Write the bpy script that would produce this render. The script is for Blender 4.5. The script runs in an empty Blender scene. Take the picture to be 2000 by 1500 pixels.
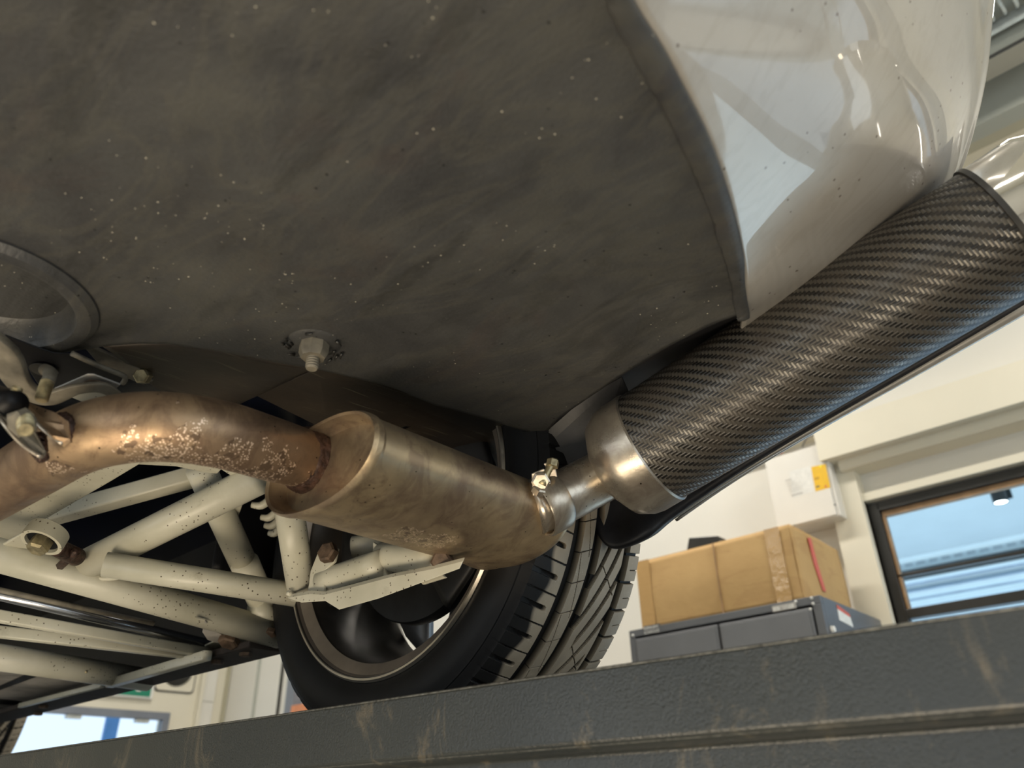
import bpy, math, random
import numpy as np
from mathutils import Vector, Matrix
random.seed(7); rng = np.random.default_rng(7)
S = bpy.context.scene; COL = S.collection
PI = math.pi

# ------------------------------------------------------------------ camera
F, CX, CY = 1500., 1000., 750.
Zc = np.array([-68, 2681, -1500.]); Zc /= np.linalg.norm(Zc)
Xc = np.array([1900, 870, 1500.]); Xc -= Xc.dot(Zc)*Zc; Xc /= np.linalg.norm(Xc)
Yc = np.cross(Zc, Xc)
R = np.array([Xc, Yc, Zc])            # world = R @ camera
cam = bpy.data.objects.new('camera', bpy.data.cameras.new('camera'))
COL.objects.link(cam); S.camera = cam
cam.data.sensor_width = 36; cam.data.lens = F/2000*36
cam.data.clip_start = .02; cam.data.clip_end = 100
cam.matrix_world = Matrix([[*R[0], 0], [*R[1], 0], [*R[2], 0], [0, 0, 0, 1]])
cam.data.dof.use_dof = True; cam.data.dof.focus_distance = .95; cam.data.dof.aperture_fstop = 5.0

# ------------------------------------------------------------------ world, lights, exposure
S.view_settings.view_transform = 'Standard'; S.view_settings.look = 'None'
S.view_settings.exposure = 0.0; S.view_settings.gamma = 1
S.view_settings.use_curve_mapping = False
W = bpy.data.worlds.new('sky'); S.world = W; W.use_nodes = True
W.node_tree.nodes['Background'].inputs[0].default_value = (.78, .88, 1, 1)
W.node_tree.nodes['Background'].inputs[1].default_value = 1.3

def area(name, loc, target, sx, sy, power, color, spread=PI):
    l = bpy.data.lights.new(name, 'AREA'); l.shape = 'RECTANGLE'; l.size = sx; l.size_y = sy
    l.energy = power; l.color = color; l.spread = spread
    o = bpy.data.objects.new(name, l); COL.objects.link(o); o.location = loc
    d = Vector(target)-Vector(loc); o.rotation_euler = d.to_track_quat('-Z', 'Y').to_euler()
    return o
WARM = (1, .86, .66); NEUT = (1, .95, .86); COOL = (.62, .80, 1)
for i, (x, y) in enumerate([(-4, 2.0), (-1.6, 2.0), (.6, 2.0), (2.8, 1.6), (-2.5, -1.6), (.4, -1.6), (2.8, -1.6)]):
    area('ceiling_lamp', (x, y, 1.98), (x, y, -1), 1.2, .16, 24, NEUT)
# daylight through the tall windows on the rear and far side of the workshop
area('daylight_rear', (3.95, .3, .2), (0, .3, .2), 3.4, 2.2, 46, (.72, .86, 1))
area('daylight_side', (-1.5, -3.9, .2), (-1.5, 0, .2), 5, 1.8, 50, (.85, .93, 1))
# added warm key light with no visible lamp, aimed up at the exhaust
area('added_warm_key', (-.30, -.40, -.75), (-.55, .55, .35), 1.5, .30, 20, (1, .84, .62))
# light of the neighbouring hall
area('hall_light', (-1, 6.0, -1.2), (-1, 6.2, 2.4), 7, 4, 190, (.78, .92, 1))

# ------------------------------------------------------------------ unprojection helper (pixel of the 2000x1500 photo -> world point on a plane)
def ray(px, py): return R @ np.array([(px-CX)/F, -(py-CY)/F, -1.])
def A(px, py, z=None, y=None, x=None, d=None):
    r = ray(px, py)
    if d is not None: return r*d
    if z is not None: return r*z/r[2]
    if y is not None: return r*y/r[1]
    return r*x/r[0]

# ------------------------------------------------------------------ materials
def nt(name):
    m = bpy.data.materials.new(name); m.use_nodes = True
    t = m.node_tree; b = t.nodes['Principled BSDF']
    return m, t, b
def N(t, typ, **kw):
    n = t.nodes.new(typ)
    for k, v in kw.items():
        if k.startswith('i_'):
            n.inputs[k[2:].replace('_', ' ')].default_value = v
        else: setattr(n, k, v)
    return n
def coords(t, scale=(1, 1, 1), uv=False):
    c = t.nodes.new('ShaderNodeTexCoord'); mp = t.nodes.new('ShaderNodeMapping')
    mp.inputs['Scale'].default_value = scale
    t.links.new(c.outputs['UV' if uv else 'Object'], mp.inputs[0]); return mp.outputs[0]
def noise(t, vec, scale, detail=4, rough=.55, dist=0):
    n = N(t, 'ShaderNodeTexNoise'); n.inputs['Scale'].default_value = scale; n.inputs['Detail'].default_value = detail
    n.inputs['Roughness'].default_value = rough; n.inputs['Distortion'].default_value = dist
    t.links.new(vec, n.inputs['Vector']); return n.outputs['Fac']
def voro(t, vec, scale, feature='F1', rand=1):
    n = N(t, 'ShaderNodeTexVoronoi'); n.feature = feature; n.inputs['Scale'].default_value = scale
    n.inputs['Randomness'].default_value = rand
    t.links.new(vec, n.inputs['Vector']); return n.outputs['Distance']
def ramp(t, fac, stops):
    r = t.nodes.new('ShaderNodeValToRGB'); e = r.color_ramp.elements
    while len(e) < len(stops): e.new(.5)
    for k, (p, c) in zip(e, stops):
        k.position = p; k.color = (*c, 1) if not np.isscalar(c) else (c, c, c, 1)
    t.links.new(fac, r.inputs[0]); return r.outputs[0]
def mix(t, fac, a, b, mode='MIX'):
    m = t.nodes.new('ShaderNodeMix'); m.data_type = 'RGBA'; m.blend_type = mode
    for s, v in ((0, fac), (6, a), (7, b)):
        if hasattr(v, 'is_linked') or hasattr(v, 'links'): t.links.new(v, m.inputs[s])
        elif s == 0: m.inputs[0].default_value = v
        else: m.inputs[s].default_value = (*v, 1)
    return m.outputs[2]
def math_(t, op, a, b=0., c=0.):
    m = t.nodes.new('ShaderNodeMath'); m.operation = op
    for i, v in enumerate((a, b, c)):
        if hasattr(v, 'links'): t.links.new(v, m.inputs[i])
        else: m.inputs[i].default_value = v
    return m.outputs[0]
def bump(t, b, h, strength=.3, dist=.001, prev=None):
    n = t.nodes.new('ShaderNodeBump'); n.inputs['Strength'].default_value = strength; n.inputs['Distance'].default_value = dist
    t.links.new(h, n.inputs['Height'])
    t.links.new(n.outputs[0], b.inputs['Normal'])
    return n.outputs[0]
def L(t, a, b): t.links.new(a, b)
M = {}
def rcoords(t, ang, scale):
    c = t.nodes.new('ShaderNodeTexCoord'); a_ = t.nodes.new('ShaderNodeVectorRotate'); a_.rotation_type = 'Z_AXIS'; a_.inputs['Angle'].default_value = -ang
    L(t, c.outputs['Object'], a_.inputs['Vector']); mp = t.nodes.new('ShaderNodeMapping'); mp.inputs['Scale'].default_value = scale; L(t, a_.outputs[0], mp.inputs[0]); return mp.outputs[0]
STA = A(1170, 120, z=.42)-A(620, 520, z=.42); STA = math.atan2(STA[1], STA[0])
def simple(key, col, rough=.5, metal=0, emit=None, es=0, nscale=12, var=.12, bstr=0, bscale=200, coat=0):
    m, t, b = nt(key); v = coords(t)
    f = noise(t, v, nscale, 5)
    lo = tuple(c*(1-var) for c in col); hi = tuple(min(1, c*(1+var)) for c in col)
    L(t, ramp(t, f, [(.3, lo), (.7, hi)]), b.inputs['Base Color'])
    b.inputs['Roughness'].default_value = rough; b.inputs['Metallic'].default_value = metal
    b.inputs['Coat Weight'].default_value = coat; b.inputs['Coat Roughness'].default_value = .04
    if emit: b.inputs['Emission Color'].default_value = (*emit, 1); b.inputs['Emission Strength'].default_value = es
    if bstr: bump(t, b, noise(t, v, bscale, 3), bstr, .001)
    M[key] = m; return m

def specks(t, v, scale, thr, col, base, seedoff=0.0, clump=None):
    """small dots: voronoi cells gated by noise"""
    d = voro(t, v, scale)
    mk = math_(t, 'LESS_THAN', d, thr)
    if clump is not None:
        mk = math_(t, 'MULTIPLY', mk, clump)
    return mix(t, mk, base, col)

# undertray: matt black-grey coating with oil film, scuffs and chips
m, t, b = nt('undertray_coating'); v = coords(t)
c1 = ramp(t, noise(t, v, 5, 6, .6, .6), [(.28, (.027, .027, .029)), (.5, (.049, .049, .048)), (.74, (.070, .069, .064))])
c2 = ramp(t, noise(t, rcoords(t, STA, (2, 6, 4)), 2.6, 6, .65, 1.0), [(.44, 0.), (.50, .28), (.57, 0.)])
c = mix(t, c2, c1, (.085, .08, .062))
red = ramp(t, noise(t, v, 7, 5, .65, 1.0), [(.58, 0.), (.74, .4)])
c = mix(t, red, c, (.060, .043, .037))
drk = ramp(t, noise(t, rcoords(t, STA, (2, 4.5, 4)), 2.3, 6, .7, .8), [(.33, .6), (.45, 0.)])
c = mix(t, drk, c, (.022, .022, .021))
cl = math_(t, 'MULTIPLY', math_(t, 'GREATER_THAN', noise(t, v, 160, 1), .64), math_(t, 'GREATER_THAN', noise(t, v, 9, 2), .53))
c = specks(t, v, 260, .17, (.50, .47, .38), c, clump=cl)
cl2 = math_(t, 'GREATER_THAN', noise(t, v, 55, 1), .66)
c = specks(t, v, 150, .17, (.006, .006, .006), c, clump=cl2)
L(t, c, b.inputs['Base Color'])
L(t, ramp(t, noise(t, v, 20, 5), [(.3, .36), (.7, .58)]), b.inputs['Roughness'])
h = math_(t, 'ADD', noise(t, v, 260, 4), math_(t, 'MULTIPLY', noise(t, rcoords(t, STA, (25, 60, 30)), 4, 4), .5))
h = math_(t, 'ADD', h, math_(t, 'MULTIPLY', noise(t, v, 14, 3), 2.6))
bump(t, b, h, .42, .0012); M['tray'] = m
# rusty brown variant, scratched, on the sheet behind the silencer
m, t, b = nt('oily_brown_sheet'); v = coords(t)
c1 = ramp(t, noise(t, v, 9, 6, .6), [(.3, (.013, .010, .008)), (.7, (.040, .029, .019))])
sc = noise(t, coords(t, (30, 3.0, 10)), 4.5, 2, .4, .3)
c = mix(t, ramp(t, sc, [(.66, 0.), (.70, .5)]), c1, (.10, .09, .06))
L(t, c, b.inputs['Base Color']); b.inputs['Roughness'].default_value = .5
bump(t, b, noise(t, v, 90, 4), .3, .001); M['brown'] = m
# silver metallic paint with clear coat and road dirt
m, t, b = nt('silver_paint'); v = coords(t)
c1 = ramp(t, noise(t, v, 6, 5, .6, .4), [(.3, (.43, .405, .365)), (.75, (.52, .49, .44))])
cl = math_(t, 'GREATER_THAN', noise(t, v, 25, 1), .50)
c = specks(t, v, 75, .10, (.16, .13, .10), c1, clump=cl)
st = ramp(t, noise(t, coords(t, (7, 26, 12)), 2.2, 5, .6, 1.2), [(.5, 0.), (.62, .28), (.72, 0.)])
c = mix(t, st, c, (.36, .32, .27))
L(t, c, b.inputs['Base Color'])
b.inputs['Metallic'].default_value = .4; b.inputs['Roughness'].default_value = .36
b.inputs['Coat Weight'].default_value = 1; b.inputs['Coat Roughness'].default_value = .03
M['silver'] = m
# heat-tinted exhaust stainless
def exhaust(key, cols, spot, rough=(.32, .5), crust=.62, where=None):
    m, t, b = nt(key); v = coords(t)
    f = noise(t, v, 9, 5, .6, .5)
    c = ramp(t, f, [(.28, cols[0]), (.5, cols[1]), (.75, cols[2])])
    mt_ = ramp(t, noise(t, coords(t, (1, 1.6, 1)), 24, 6, .7, .8), [(.46, 0.), (.62, .55)])
    c = mix(t, mt_, c, tuple(.75*x for x in (cols[0][0], cols[0][1]*.92, cols[0][2]*.95)))
    cr = ramp(t, noise(t, v, 17, 3, .5), [(crust, 0.), (crust+.05, 1.)])
    if where:
        tc = t.nodes.new('ShaderNodeTexCoord'); tot = None
        for (ctr, rad) in where:
            rad = rad*1.15+.012
            vm = t.nodes.new('ShaderNodeVectorMath'); vm.operation = 'DISTANCE'; L(t, tc.outputs['Object'], vm.inputs[0]); vm.inputs[1].default_value = tuple(ctr)
            q_ = math_(t, 'LESS_THAN', math_(t, 'ADD', vm.outputs['Value'], math_(t, 'MULTIPLY', math_(t, 'SUBTRACT', noise(t, v, 45, 4), .5), rad*2.2)), rad)
            tot = q_ if tot is None else math_(t, 'MAXIMUM', tot, q_)
        cr = tot
    cs = voro(t, v, 420)
    crm = math_(t, 'MULTIPLY', cr, math_(t, 'LESS_THAN', math_(t, 'ADD', cs, math_(t, 'MULTIPLY', noise(t, v, 90, 3), .5)), .62))
    c = mix(t, crm, c, spot)
    bl = math_(t, 'MULTIPLY', cr, math_(t, 'GREATER_THAN', noise(t, v, 120, 3), .58))
    c = mix(t, bl, c, tuple(x*.8 for x in cols[0]))
    cl = math_(t, 'GREATER_THAN', noise(t, v, 40, 1), .58)
    c = specks(t, v, 130, .12, (.02, .015, .01), c, clump=cl)
    L(t, c, b.inputs['Base Color'])
    b.inputs['Metallic'].default_value = .82
    L(t, ramp(t, noise(t, v, 30, 5, .7), [(.3, rough[0]), (.7, rough[1])]), b.inputs['Roughness'])
    h = math_(t, 'ADD', noise(t, v, 150, 4), math_(t, 'MULTIPLY', crm, 1.2))
    bump(t, b, h, .25, .0006); M[key] = m
exhaust('rusted_pipe_steel', [(.20, .135, .09), (.34, .235, .15), (.46, .33, .20)], (.80, .62, .47), (.40, .58), where=[(A(300, 868, d=.665), .012), (A(345, 872, d=.675), .016), (A(390, 880, d=.69), .010), (A(440, 876, d=.70), .012), (A(500, 905, d=.73), .015), (A(588, 938, d=.78), .009), (A(120, 960, d=.66), .009)])
exhaust('brushed_silencer_steel', [(.27, .20, .145), (.44, .345, .225), (.60, .46, .28)], (.72, .58, .45), (.33, .50), where=[(A(690, 960, d=.80), .010), (A(800, 1010, d=.82), .020), (A(845, 1030, d=.83), .014), (A(980, 1000, d=.86), .012), (A(770, 930, d=.82), .010)])
exhaust('bare_steel', [(.32, .28, .23), (.42, .375, .31), (.52, .47, .39)], (.3, .25, .2), (.24, .36), crust=.75)
simple('weld_bead', (.055, .030, .022), .5, .5, nscale=150, var=.8, bstr=1, bscale=330)
simple('polished_tip', (.78, .75, .70), .08, 1, nscale=20, var=.05)
simple('bolt_zinc', (.42, .36, .22), .4, .8, nscale=90, var=.45, bstr=.3)
simple('bolt_rust', (.095, .062, .040), .65, .4, nscale=90, var=.5, bstr=.6)
# carbon twill
m, t, b = nt('carbon_twill')
uvn = t.nodes.new('ShaderNodeTexCoord'); sp = t.nodes.new('ShaderNodeSeparateXYZ'); L(t, uvn.outputs['UV'], sp.inputs[0])
fu = math_(t, 'FLOOR', sp.outputs[0]); fv = math_(t, 'FLOOR', sp.outputs[1])
md = math_(t, 'FLOORED_MODULO', math_(t, 'SUBTRACT', fu, fv), 4.)
msk = math_(t, 'LESS_THAN', md, 1.9)
v = coords(t)
dirt = noise(t, v, 30, 5, .65)
ca = mix(t, msk, (.010, .0095, .009), (.085, .078, .066))
c = mix(t, ramp(t, dirt, [(.42, .05), (.72, .75)]), ca, (.050, .040, .030))
L(t, c, b.inputs['Base Color']); b.inputs['Metallic'].default_value = .3
L(t, math_(t, 'ADD', ramp(t, dirt, [(.4, .30), (.8, .48)]), math_(t, 'MULTIPLY', msk, -.04)), b.inputs['Roughness'])
# yarn relief: each yarn rounded across its own width
gu = math_(t, 'ABSOLUTE', math_(t, 'SUBTRACT', math_(t, 'FRACT', sp.outputs[0]), .5))
gv = math_(t, 'ABSOLUTE', math_(t, 'SUBTRACT', math_(t, 'FRACT', sp.outputs[1]), .5))
hm = math_(t, 'ADD', math_(t, 'MULTIPLY', gu, msk), math_(t, 'MULTIPLY', gv, math_(t, 'SUBTRACT', 1., msk)))
hm = math_(t, 'SUBTRACT', 1., math_(t, 'POWER', math_(t, 'MULTIPLY', hm, 2.), 2.))
bump(t, b, hm, .55, .0008)
b.inputs['Coat Weight'].default_value = .12; b.inputs['Coat Roughness'].default_value = .2
M['carbon'] = m
# cream powder coat
m, t, b = nt('cream_powder_coat'); v = coords(t)
c1 = ramp(t, noise(t, v, 8, 5, .6), [(.3, (.40, .385, .30)), (.7, (.53, .51, .42))])
cl = math_(t, 'GREATER_THAN', noise(t, v, 11, 2), .50)
c = specks(t, v, 150, .16, (.07, .055, .035), c1, clump=cl)
gr = ramp(t, noise(t, v, 22, 6, .7, .5), [(.60, 0.), (.78, .45)])
c = mix(t, gr, c, (.20, .17, .12))
L(t, c, b.inputs['Base Color']); b.inputs['Roughness'].default_value = .38
bump(t, b, noise(t, v, 130, 3), .18, .0008); M['cream'] = m
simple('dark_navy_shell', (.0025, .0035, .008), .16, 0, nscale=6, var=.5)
simple('black_shell', (.005, .005, .006), .45, 0, nscale=8, var=.4, bstr=.2, bscale=60)
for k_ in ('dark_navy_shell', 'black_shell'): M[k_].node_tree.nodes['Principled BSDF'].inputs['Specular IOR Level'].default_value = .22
simple('skirt_black', (.018, .018, .021), .42, 0, nscale=30, var=.4, bstr=.15, bscale=150)
simple('dull_alloy', (.52, .53, .56), .22, .95, nscale=8, var=.12, bstr=.1)
simple('sill_brown', (.018, .012, .009), .75, 0, nscale=25, var=.6, bstr=.2)
simple('dirty_sheet', (.42, .40, .37), .5, .1, nscale=14, var=.45, bstr=.3, bscale=60)
simple('hanger_rubber', (.14, .125, .095), .6, 0, nscale=40, var=.5, bstr=.3, bscale=150)
# tyre
m, t, b = nt('tyre_rubber'); v = coords(t)
c1 = ramp(t, noise(t, v, 10, 5), [(.3, (.006, .006, .0065)), (.7, (.011, .011, .0115))])
L(t, c1, b.inputs['Base Color']); b.inputs['Roughness'].default_value = .55
bump(t, b, noise(t, v, 300, 2), .12, .0005); M['rubber'] = m; b.inputs['Specular IOR Level'].default_value = .22
m, t, b = nt('worn_tread_rubber'); v = coords(t)
c1 = ramp(t, noise(t, v, 12, 5, .6), [(.3, (.32, .27, .20)), (.7, (.45, .385, .29))])
cl = math_(t, 'GREATER_THAN', noise(t, v, 60, 1), .62)
c1 = specks(t, v, 260, .2, (.5, .45, .36), c1, clump=cl)
at = t.nodes.new('ShaderNodeAttribute'); at.attribute_name = 'worn'
c = mix(t, at.outputs['Fac'], (.008, .008, .008), c1)
L(t, c, b.inputs['Base Color']); b.inputs['Roughness'].default_value = .62
bump(t, b, noise(t, v, 260, 3), .2, .0005); M['tread'] = m
simple('rim_barrel', (.40, .34, .28), .40, .75, nscale=18, var=.2)
simple('rim_lip', (.62, .57, .49), .28, .9, nscale=18, var=.12)
simple('rim_well', (.07, .062, .054), .4, .6, nscale=18, var=.3)
simple('rim_face', (.22, .22, .225), .34, .55, nscale=10, var=.12)
simple('brake_dark', (.035, .035, .036), .5, .6, nscale=15, var=.4)
# lift paint
m, t, b = nt('hammered_lift_paint'); v = coords(t)
c1 = ramp(t, noise(t, v, 4, 5), [(.3, (.018, .021, .021)), (.7, (.029, .032, .030))])
du = ramp(t, noise(t, coords(t, (10, 10, 4)), 1.6, 6, .75, 1.2), [(.56, 0.), (.70, .6)])
c = mix(t, du, c1, (.16, .13, .085))
L(t, c, b.inputs['Base Color'])
L(t, ramp(t, noise(t, v, 3, 3), [(.35, .24), (.65, .40)]), b.inputs['Roughness'])
amp = ramp(t, noise(t, coords(t, (1, 1, .2)), 2.2, 2), [(.36, .25), (.56, 1.)])
h = math_(t, 'MULTIPLY', noise(t, v, 520, 2, .5, .1), amp)
bump(t, b, h, .6, .0012); M['lift'] = m
simple('edge_worn_metal', (.11, .11, .10), .42, .5, nscale=200, var=.6, bstr=.5, bscale=260)
# room
simple('wall_white_paint', (.76, .735, .67), .7, nscale=3, var=.03)
simple('wall_cream_paint', (.75, .70, .57), .6, nscale=3, var=.03)
simple('ceiling_paint', (.76, .71, .58), .75, nscale=3, var=.03)
simple('grey_green_paint', (.40, .41, .36), .6, nscale=3, var=.05)
simple('olive_paint', (.44, .41, .30), .6, nscale=3, var=.05)
simple('floor_resin', (.36, .35, .33), .35, nscale=2, var=.1)
simple('black_frame', (.020, .019, .017), .35, nscale=10, var=.25)
simple('wood_bead', (.33, .20, .10), .5, nscale=20, var=.25)
simple('hall_ceiling_paint', (.52, .60, .64), .7, nscale=2, var=.04)
simple('hall_white', (.74, .84, .88), .6, nscale=4, var=.05)
simple('hall_blue', (.36, .46, .58), .5, nscale=5, var=.15)
simple('tray_galvanised', (.55, .58, .56), .4, .4, nscale=30, var=.2)
simple('dark_pipe', (.03, .035, .035), .4, nscale=10, var=.3)
simple('cabinet_steel', (.125, .13, .14), .38, .1, nscale=6, var=.08)
simple('door_steel', (.155, .16, .17), .34, .1, nscale=6, var=.08)
simple('sticker_white', (.75, .74, .70), .5, nscale=60, var=.08)
simple('sticker_red', (.62, .12, .08), .5, nscale=60, var=.1)
simple('print_grey', (.46, .44, .41), .6, nscale=60, var=.1)
simple('print_dark', (.12, .11, .10), .6, nscale=60, var=.1)
simple('sticker_amber', (.80, .48, .01), .5, nscale=60, var=.06)
simple('amber_print', (.56, .30, .01), .5, nscale=60, var=.06)
simple('sticker_yellow', (.85, .78, .02), .5, nscale=60, var=.06)
simple('plastic_white', (.74, .71, .65), .45, nscale=8, var=.03)
simple('conduit_red', (.62, .22, .18), .5, nscale=20, var=.1)
simple('cable_grey', (.16, .15, .14), .5, nscale=20, var=.1)
simple('sign_green', (.01, .22, .13), .45, nscale=30, var=.06)
simple('wood_orange', (.65, .25, .12), .5, nscale=20, var=.15)
simple('screen_glow', (.9, .95, 1), .5, emit=(.92, .97, 1), es=2.2)
simple('lamp_glow', (1, 1, 1), .5, emit=(1, 1, .97), es=7)
simple('blue_paint', (.10, .26, .58), .4, nscale=8, var=.1)
m, t, b = nt('cardboard'); v = coords(t)
c1 = ramp(t, noise(t, v, 5, 5), [(.3, (.47, .29, .115)), (.7, (.56, .36, .15))])
L(t, mix(t, ramp(t, noise(t, coords(t, (1, 1, 4)), 4, 5, .6, 1), [(.55, 0.), (.60, .35)]), c1, (.40, .23, .09)), b.inputs['Base Color'])
b.inputs['Roughness'].default_value = .75; bump(t, b, noise(t, v, 30, 4), .3, .004); M['cardboard'] = m
m, t, b = nt('parcel_tape'); b.inputs['Base Color'].default_value = (.50, .31, .13, 1); b.inputs['Roughness'].default_value = .12
v = coords(t); bump(t, b, noise(t, v, 30, 4), .4, .006); M['tape'] = m
m, t, b = nt('window_glass'); b.inputs['Base Color'].default_value = (.85, .95, 1, 1); b.inputs['Transmission Weight'].default_value = 1
b.inputs['Roughness'].default_value = 0; b.inputs['IOR'].default_value = 1.02; M['glass'] = m

# ------------------------------------------------------------------ mesh helpers
def link(name, verts, faces, mat, parent=None, smooth=False, uvs=None):
    me = bpy.data.meshes.new(name)
    me.from_pydata([tuple(map(float, v)) for v in verts], [], [tuple(int(i) for i in f) for f in faces])
    if smooth: me.shade_smooth()
    mats = mat if isinstance(mat, (list, tuple)) else [mat]
    for mm in mats: me.materials.append(M[mm])
    if uvs is not None:
        ul = me.uv_layers.new(name='UVMap')
        idx = np.zeros(len(me.loops), dtype=np.int32); me.loops.foreach_get('vertex_index', idx)
        ul.data.foreach_set('uv', np.asarray(uvs, dtype=np.float32)[idx].ravel())
    me.validate(); me.update()
    o = bpy.data.objects.new(name, me); COL.objects.link(o)
    if parent is not None: adopt(o, parent)
    return o
def adopt(o, parent):
    o.parent = parent
    w = Vector(parent.location) if parent.type == 'EMPTY' else Vector((0, 0, 0))
    if parent.type == 'EMPTY': o.matrix_parent_inverse = Matrix.Translation(-w)
def fixn(o):
    import bmesh
    bm = bmesh.new(); bm.from_mesh(o.data); bmesh.ops.recalc_face_normals(bm, faces=bm.faces); bm.to_mesh(o.data); bm.free(); return o
def bev(o, w=.002, seg=2):
    md = o.modifiers.new('bevel', 'BEVEL'); md.width = w; md.segments = seg; md.limit_method = 'ANGLE'; md.angle_limit = .6
    return o
def solid(o, th, off=-1):
    md = o.modifiers.new('solid', 'SOLIDIFY'); md.thickness = th; md.offset = off; return o
def thing(name, loc, label, cat, group=None):
    o = bpy.data.objects.new(name, None); COL.objects.link(o); o.location = loc
    o['label'] = label; o['category'] = cat
    if group: o['group'] = group
    o.empty_display_size = .05
    return o
def tag(o, label, cat, group=None):
    o['label'] = label; o['category'] = cat
    if group: o['group'] = group
    return o
def struct(o): o['kind'] = 'structure'; return o
def box(name, lo, hi, mat, parent=None, bw=0):
    x0, y0, z0 = lo; x1, y1, z1 = hi
    V = [(x0, y0, z0), (x1, y0, z0), (x1, y1, z0), (x0, y1, z0), (x0, y0, z1), (x1, y0, z1), (x1, y1, z1), (x0, y1, z1)]
    Fc = [(0, 3, 2, 1), (4, 5, 6, 7), (0, 1, 5, 4), (1, 2, 6, 5), (2, 3, 7, 6), (3, 0, 4, 7)]
    o = link(name, V, Fc, mat, parent)
    if bw: bev(o, bw)
    return o
def catmull(P, n):
    P = np.asarray(P, float)
    if len(P) == 2:
        s = np.linspace(0, 1, n)[:, None]; return P[0]*(1-s)+P[1]*s
    Q = np.vstack([2*P[0]-P[1], P, 2*P[-1]-P[-2]])
    out = []
    ts = np.linspace(0, len(P)-1, n)
    for tt in ts:
        i = min(int(tt), len(P)-2); u = tt-i
        p0, p1, p2, p3 = Q[i:i+4]
        out.append(.5*((2*p1)+(-p0+p2)*u+(2*p0-5*p1+4*p2-p3)*u*u+(-p0+3*p1-3*p2+p3)*u**3))
    return np.array(out)
def frames(C):
    T = np.gradient(C, axis=0); T /= np.linalg.norm(T, axis=1)[:, None]
    up = np.array([0, 0, 1.]) if abs(T[0][2]) < .9 else np.array([1., 0, 0])
    U = []; u = np.cross(T[0], up); u /= np.linalg.norm(u)
    for k in range(len(C)):
        u = u-u.dot(T[k])*T[k]; u /= np.linalg.norm(u); U.append(u)
    U = np.array(U); return T, U, np.cross(T, U)
def tube(name, pts, r, mat, parent=None, n=None, seg=28, cap=True, uvscale=None, ring=None, samples=None):
    """swept tube; r scalar or list per control point; ring = list of (a,b) cross-section offsets (unit)"""
    pts = np.asarray(pts, float); n = n or (2 if len(pts) == 2 else 12*(len(pts)-1)+1)
    C = catmull(pts, n)
    rr = np.interp(np.linspace(0, 1, n), np.linspace(0, 1, len(pts)), [r]*len(pts) if np.isscalar(r) else r)
    T, U, B = frames(C)
    if ring is None: ring = [(math.cos(a), math.sin(a)) for a in np.linspace(0, 2*PI, seg, endpoint=False)]
    k = len(ring); V = []; UV = []
    acc = np.concatenate([[0], np.cumsum(np.linalg.norm(np.diff(C, axis=0), axis=1))])
    kk = k+1 if uvscale else k
    for i in range(n):
        for j in range(kk):
            a, b_ = ring[j % k]
            V.append(C[i]+rr[i]*(a*U[i]+b_*B[i]))
            UV.append((acc[i]/(uvscale or 1), j/k*2*PI*rr[0]/(uvscale or 1)))
    Fc = []
    for i in range(n-1):
        for j in range(kk if not uvscale else k):
            j2 = (j+1) % kk if not uvscale else j+1
            Fc.append((i*kk+j, i*kk+j2, (i+1)*kk+j2, (i+1)*kk+j))
    if cap:
        Fc.append(tuple(range(k))[::-1]); Fc.append(tuple((n-1)*kk+j for j in range(k)))
    o = link(name, V, Fc, mat, parent, True, UV if uvscale else None)
    return fixn(o) if not uvscale else o
SQ = []
for cx_, cy_, a0 in ((.72, .72, 0), (-.72, .72, 90), (-.72, -.72, 180), (.72, -.72, 270)):
    for a in (0, 30, 60, 90): SQ.append((cx_+.28*math.cos(math.radians(a0+a)), cy_+.28*math.sin(math.radians(a0+a))))
def sqtube(name, p0, p1, w, mat, parent): return tube(name, [p0, p1], w/2, mat, parent, ring=SQ)
def lathe(name, prof, c, ax, mat, parent=None, seg=64, e1=None, smooth=True, close=False):
    """prof: list of (radius, axial offset)"""
    ax = np.asarray(ax, float)/np.linalg.norm(ax); c = np.asarray(c, float)
    if e1 is None: e1 = np.cross(ax, (0, 0, 1.)) if abs(ax[2]) < .9 else np.array([1., 0, 0])
    e1 = np.asarray(e1, float); e1 = e1-e1.dot(ax)*ax; e1 /= np.linalg.norm(e1); e2 = np.cross(ax, e1)
    V = []; Fc = []; n = len(prof)
    for r_, h_ in prof:
        for j in range(seg):
            a = 2*PI*j/seg; V.append(c+ax*h_+r_*(math.cos(a)*e1+math.sin(a)*e2))
    for i in range(n-1 if not close else n):
        for j in range(seg):
            i2 = (i+1) % n; Fc.append((i*seg+j, i*seg+(j+1) % seg, i2*seg+(j+1) % seg, i2*seg+j))
    o = link(name, V, Fc, mat, parent, smooth)
    fixn(o)
    if smooth: sharp(o)
    return o
def sharp(o, ang=35):
    me = o.data
    try: me.set_sharp_from_angle(angle=math.radians(ang))
    except Exception: pass
    return o
def plate(name, pts, th, mat, parent=None, bw=.0015, nrm=None):
    """flat polygon with thickness, extruded away along nrm"""
    P = np.asarray(pts, float)
    if nrm is None:
        nrm = np.zeros(3)
        for i in range(len(P)):
            a, b_ = P[i]-P[0], P[(i+1) % len(P)]-P[0]; nrm += np.cross(a, b_)
        nrm /= np.linalg.norm(nrm)
        if nrm.dot(P.mean(0)) < 0: nrm = -nrm        # thickness goes away from the viewer's side
    nrm = np.asarray(nrm, float); k = len(P)
    V = list(P)+list(P+nrm*th)
    Fc = [tuple(range(k)), tuple(range(2*k-1, k-1, -1))]+[(i, (i+1) % k, k+(i+1) % k, k+i) for i in range(k)]
    o = link(name, V, Fc, mat, parent); fixn(o)
    if bw: bev(o, bw)
    return o
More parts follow.
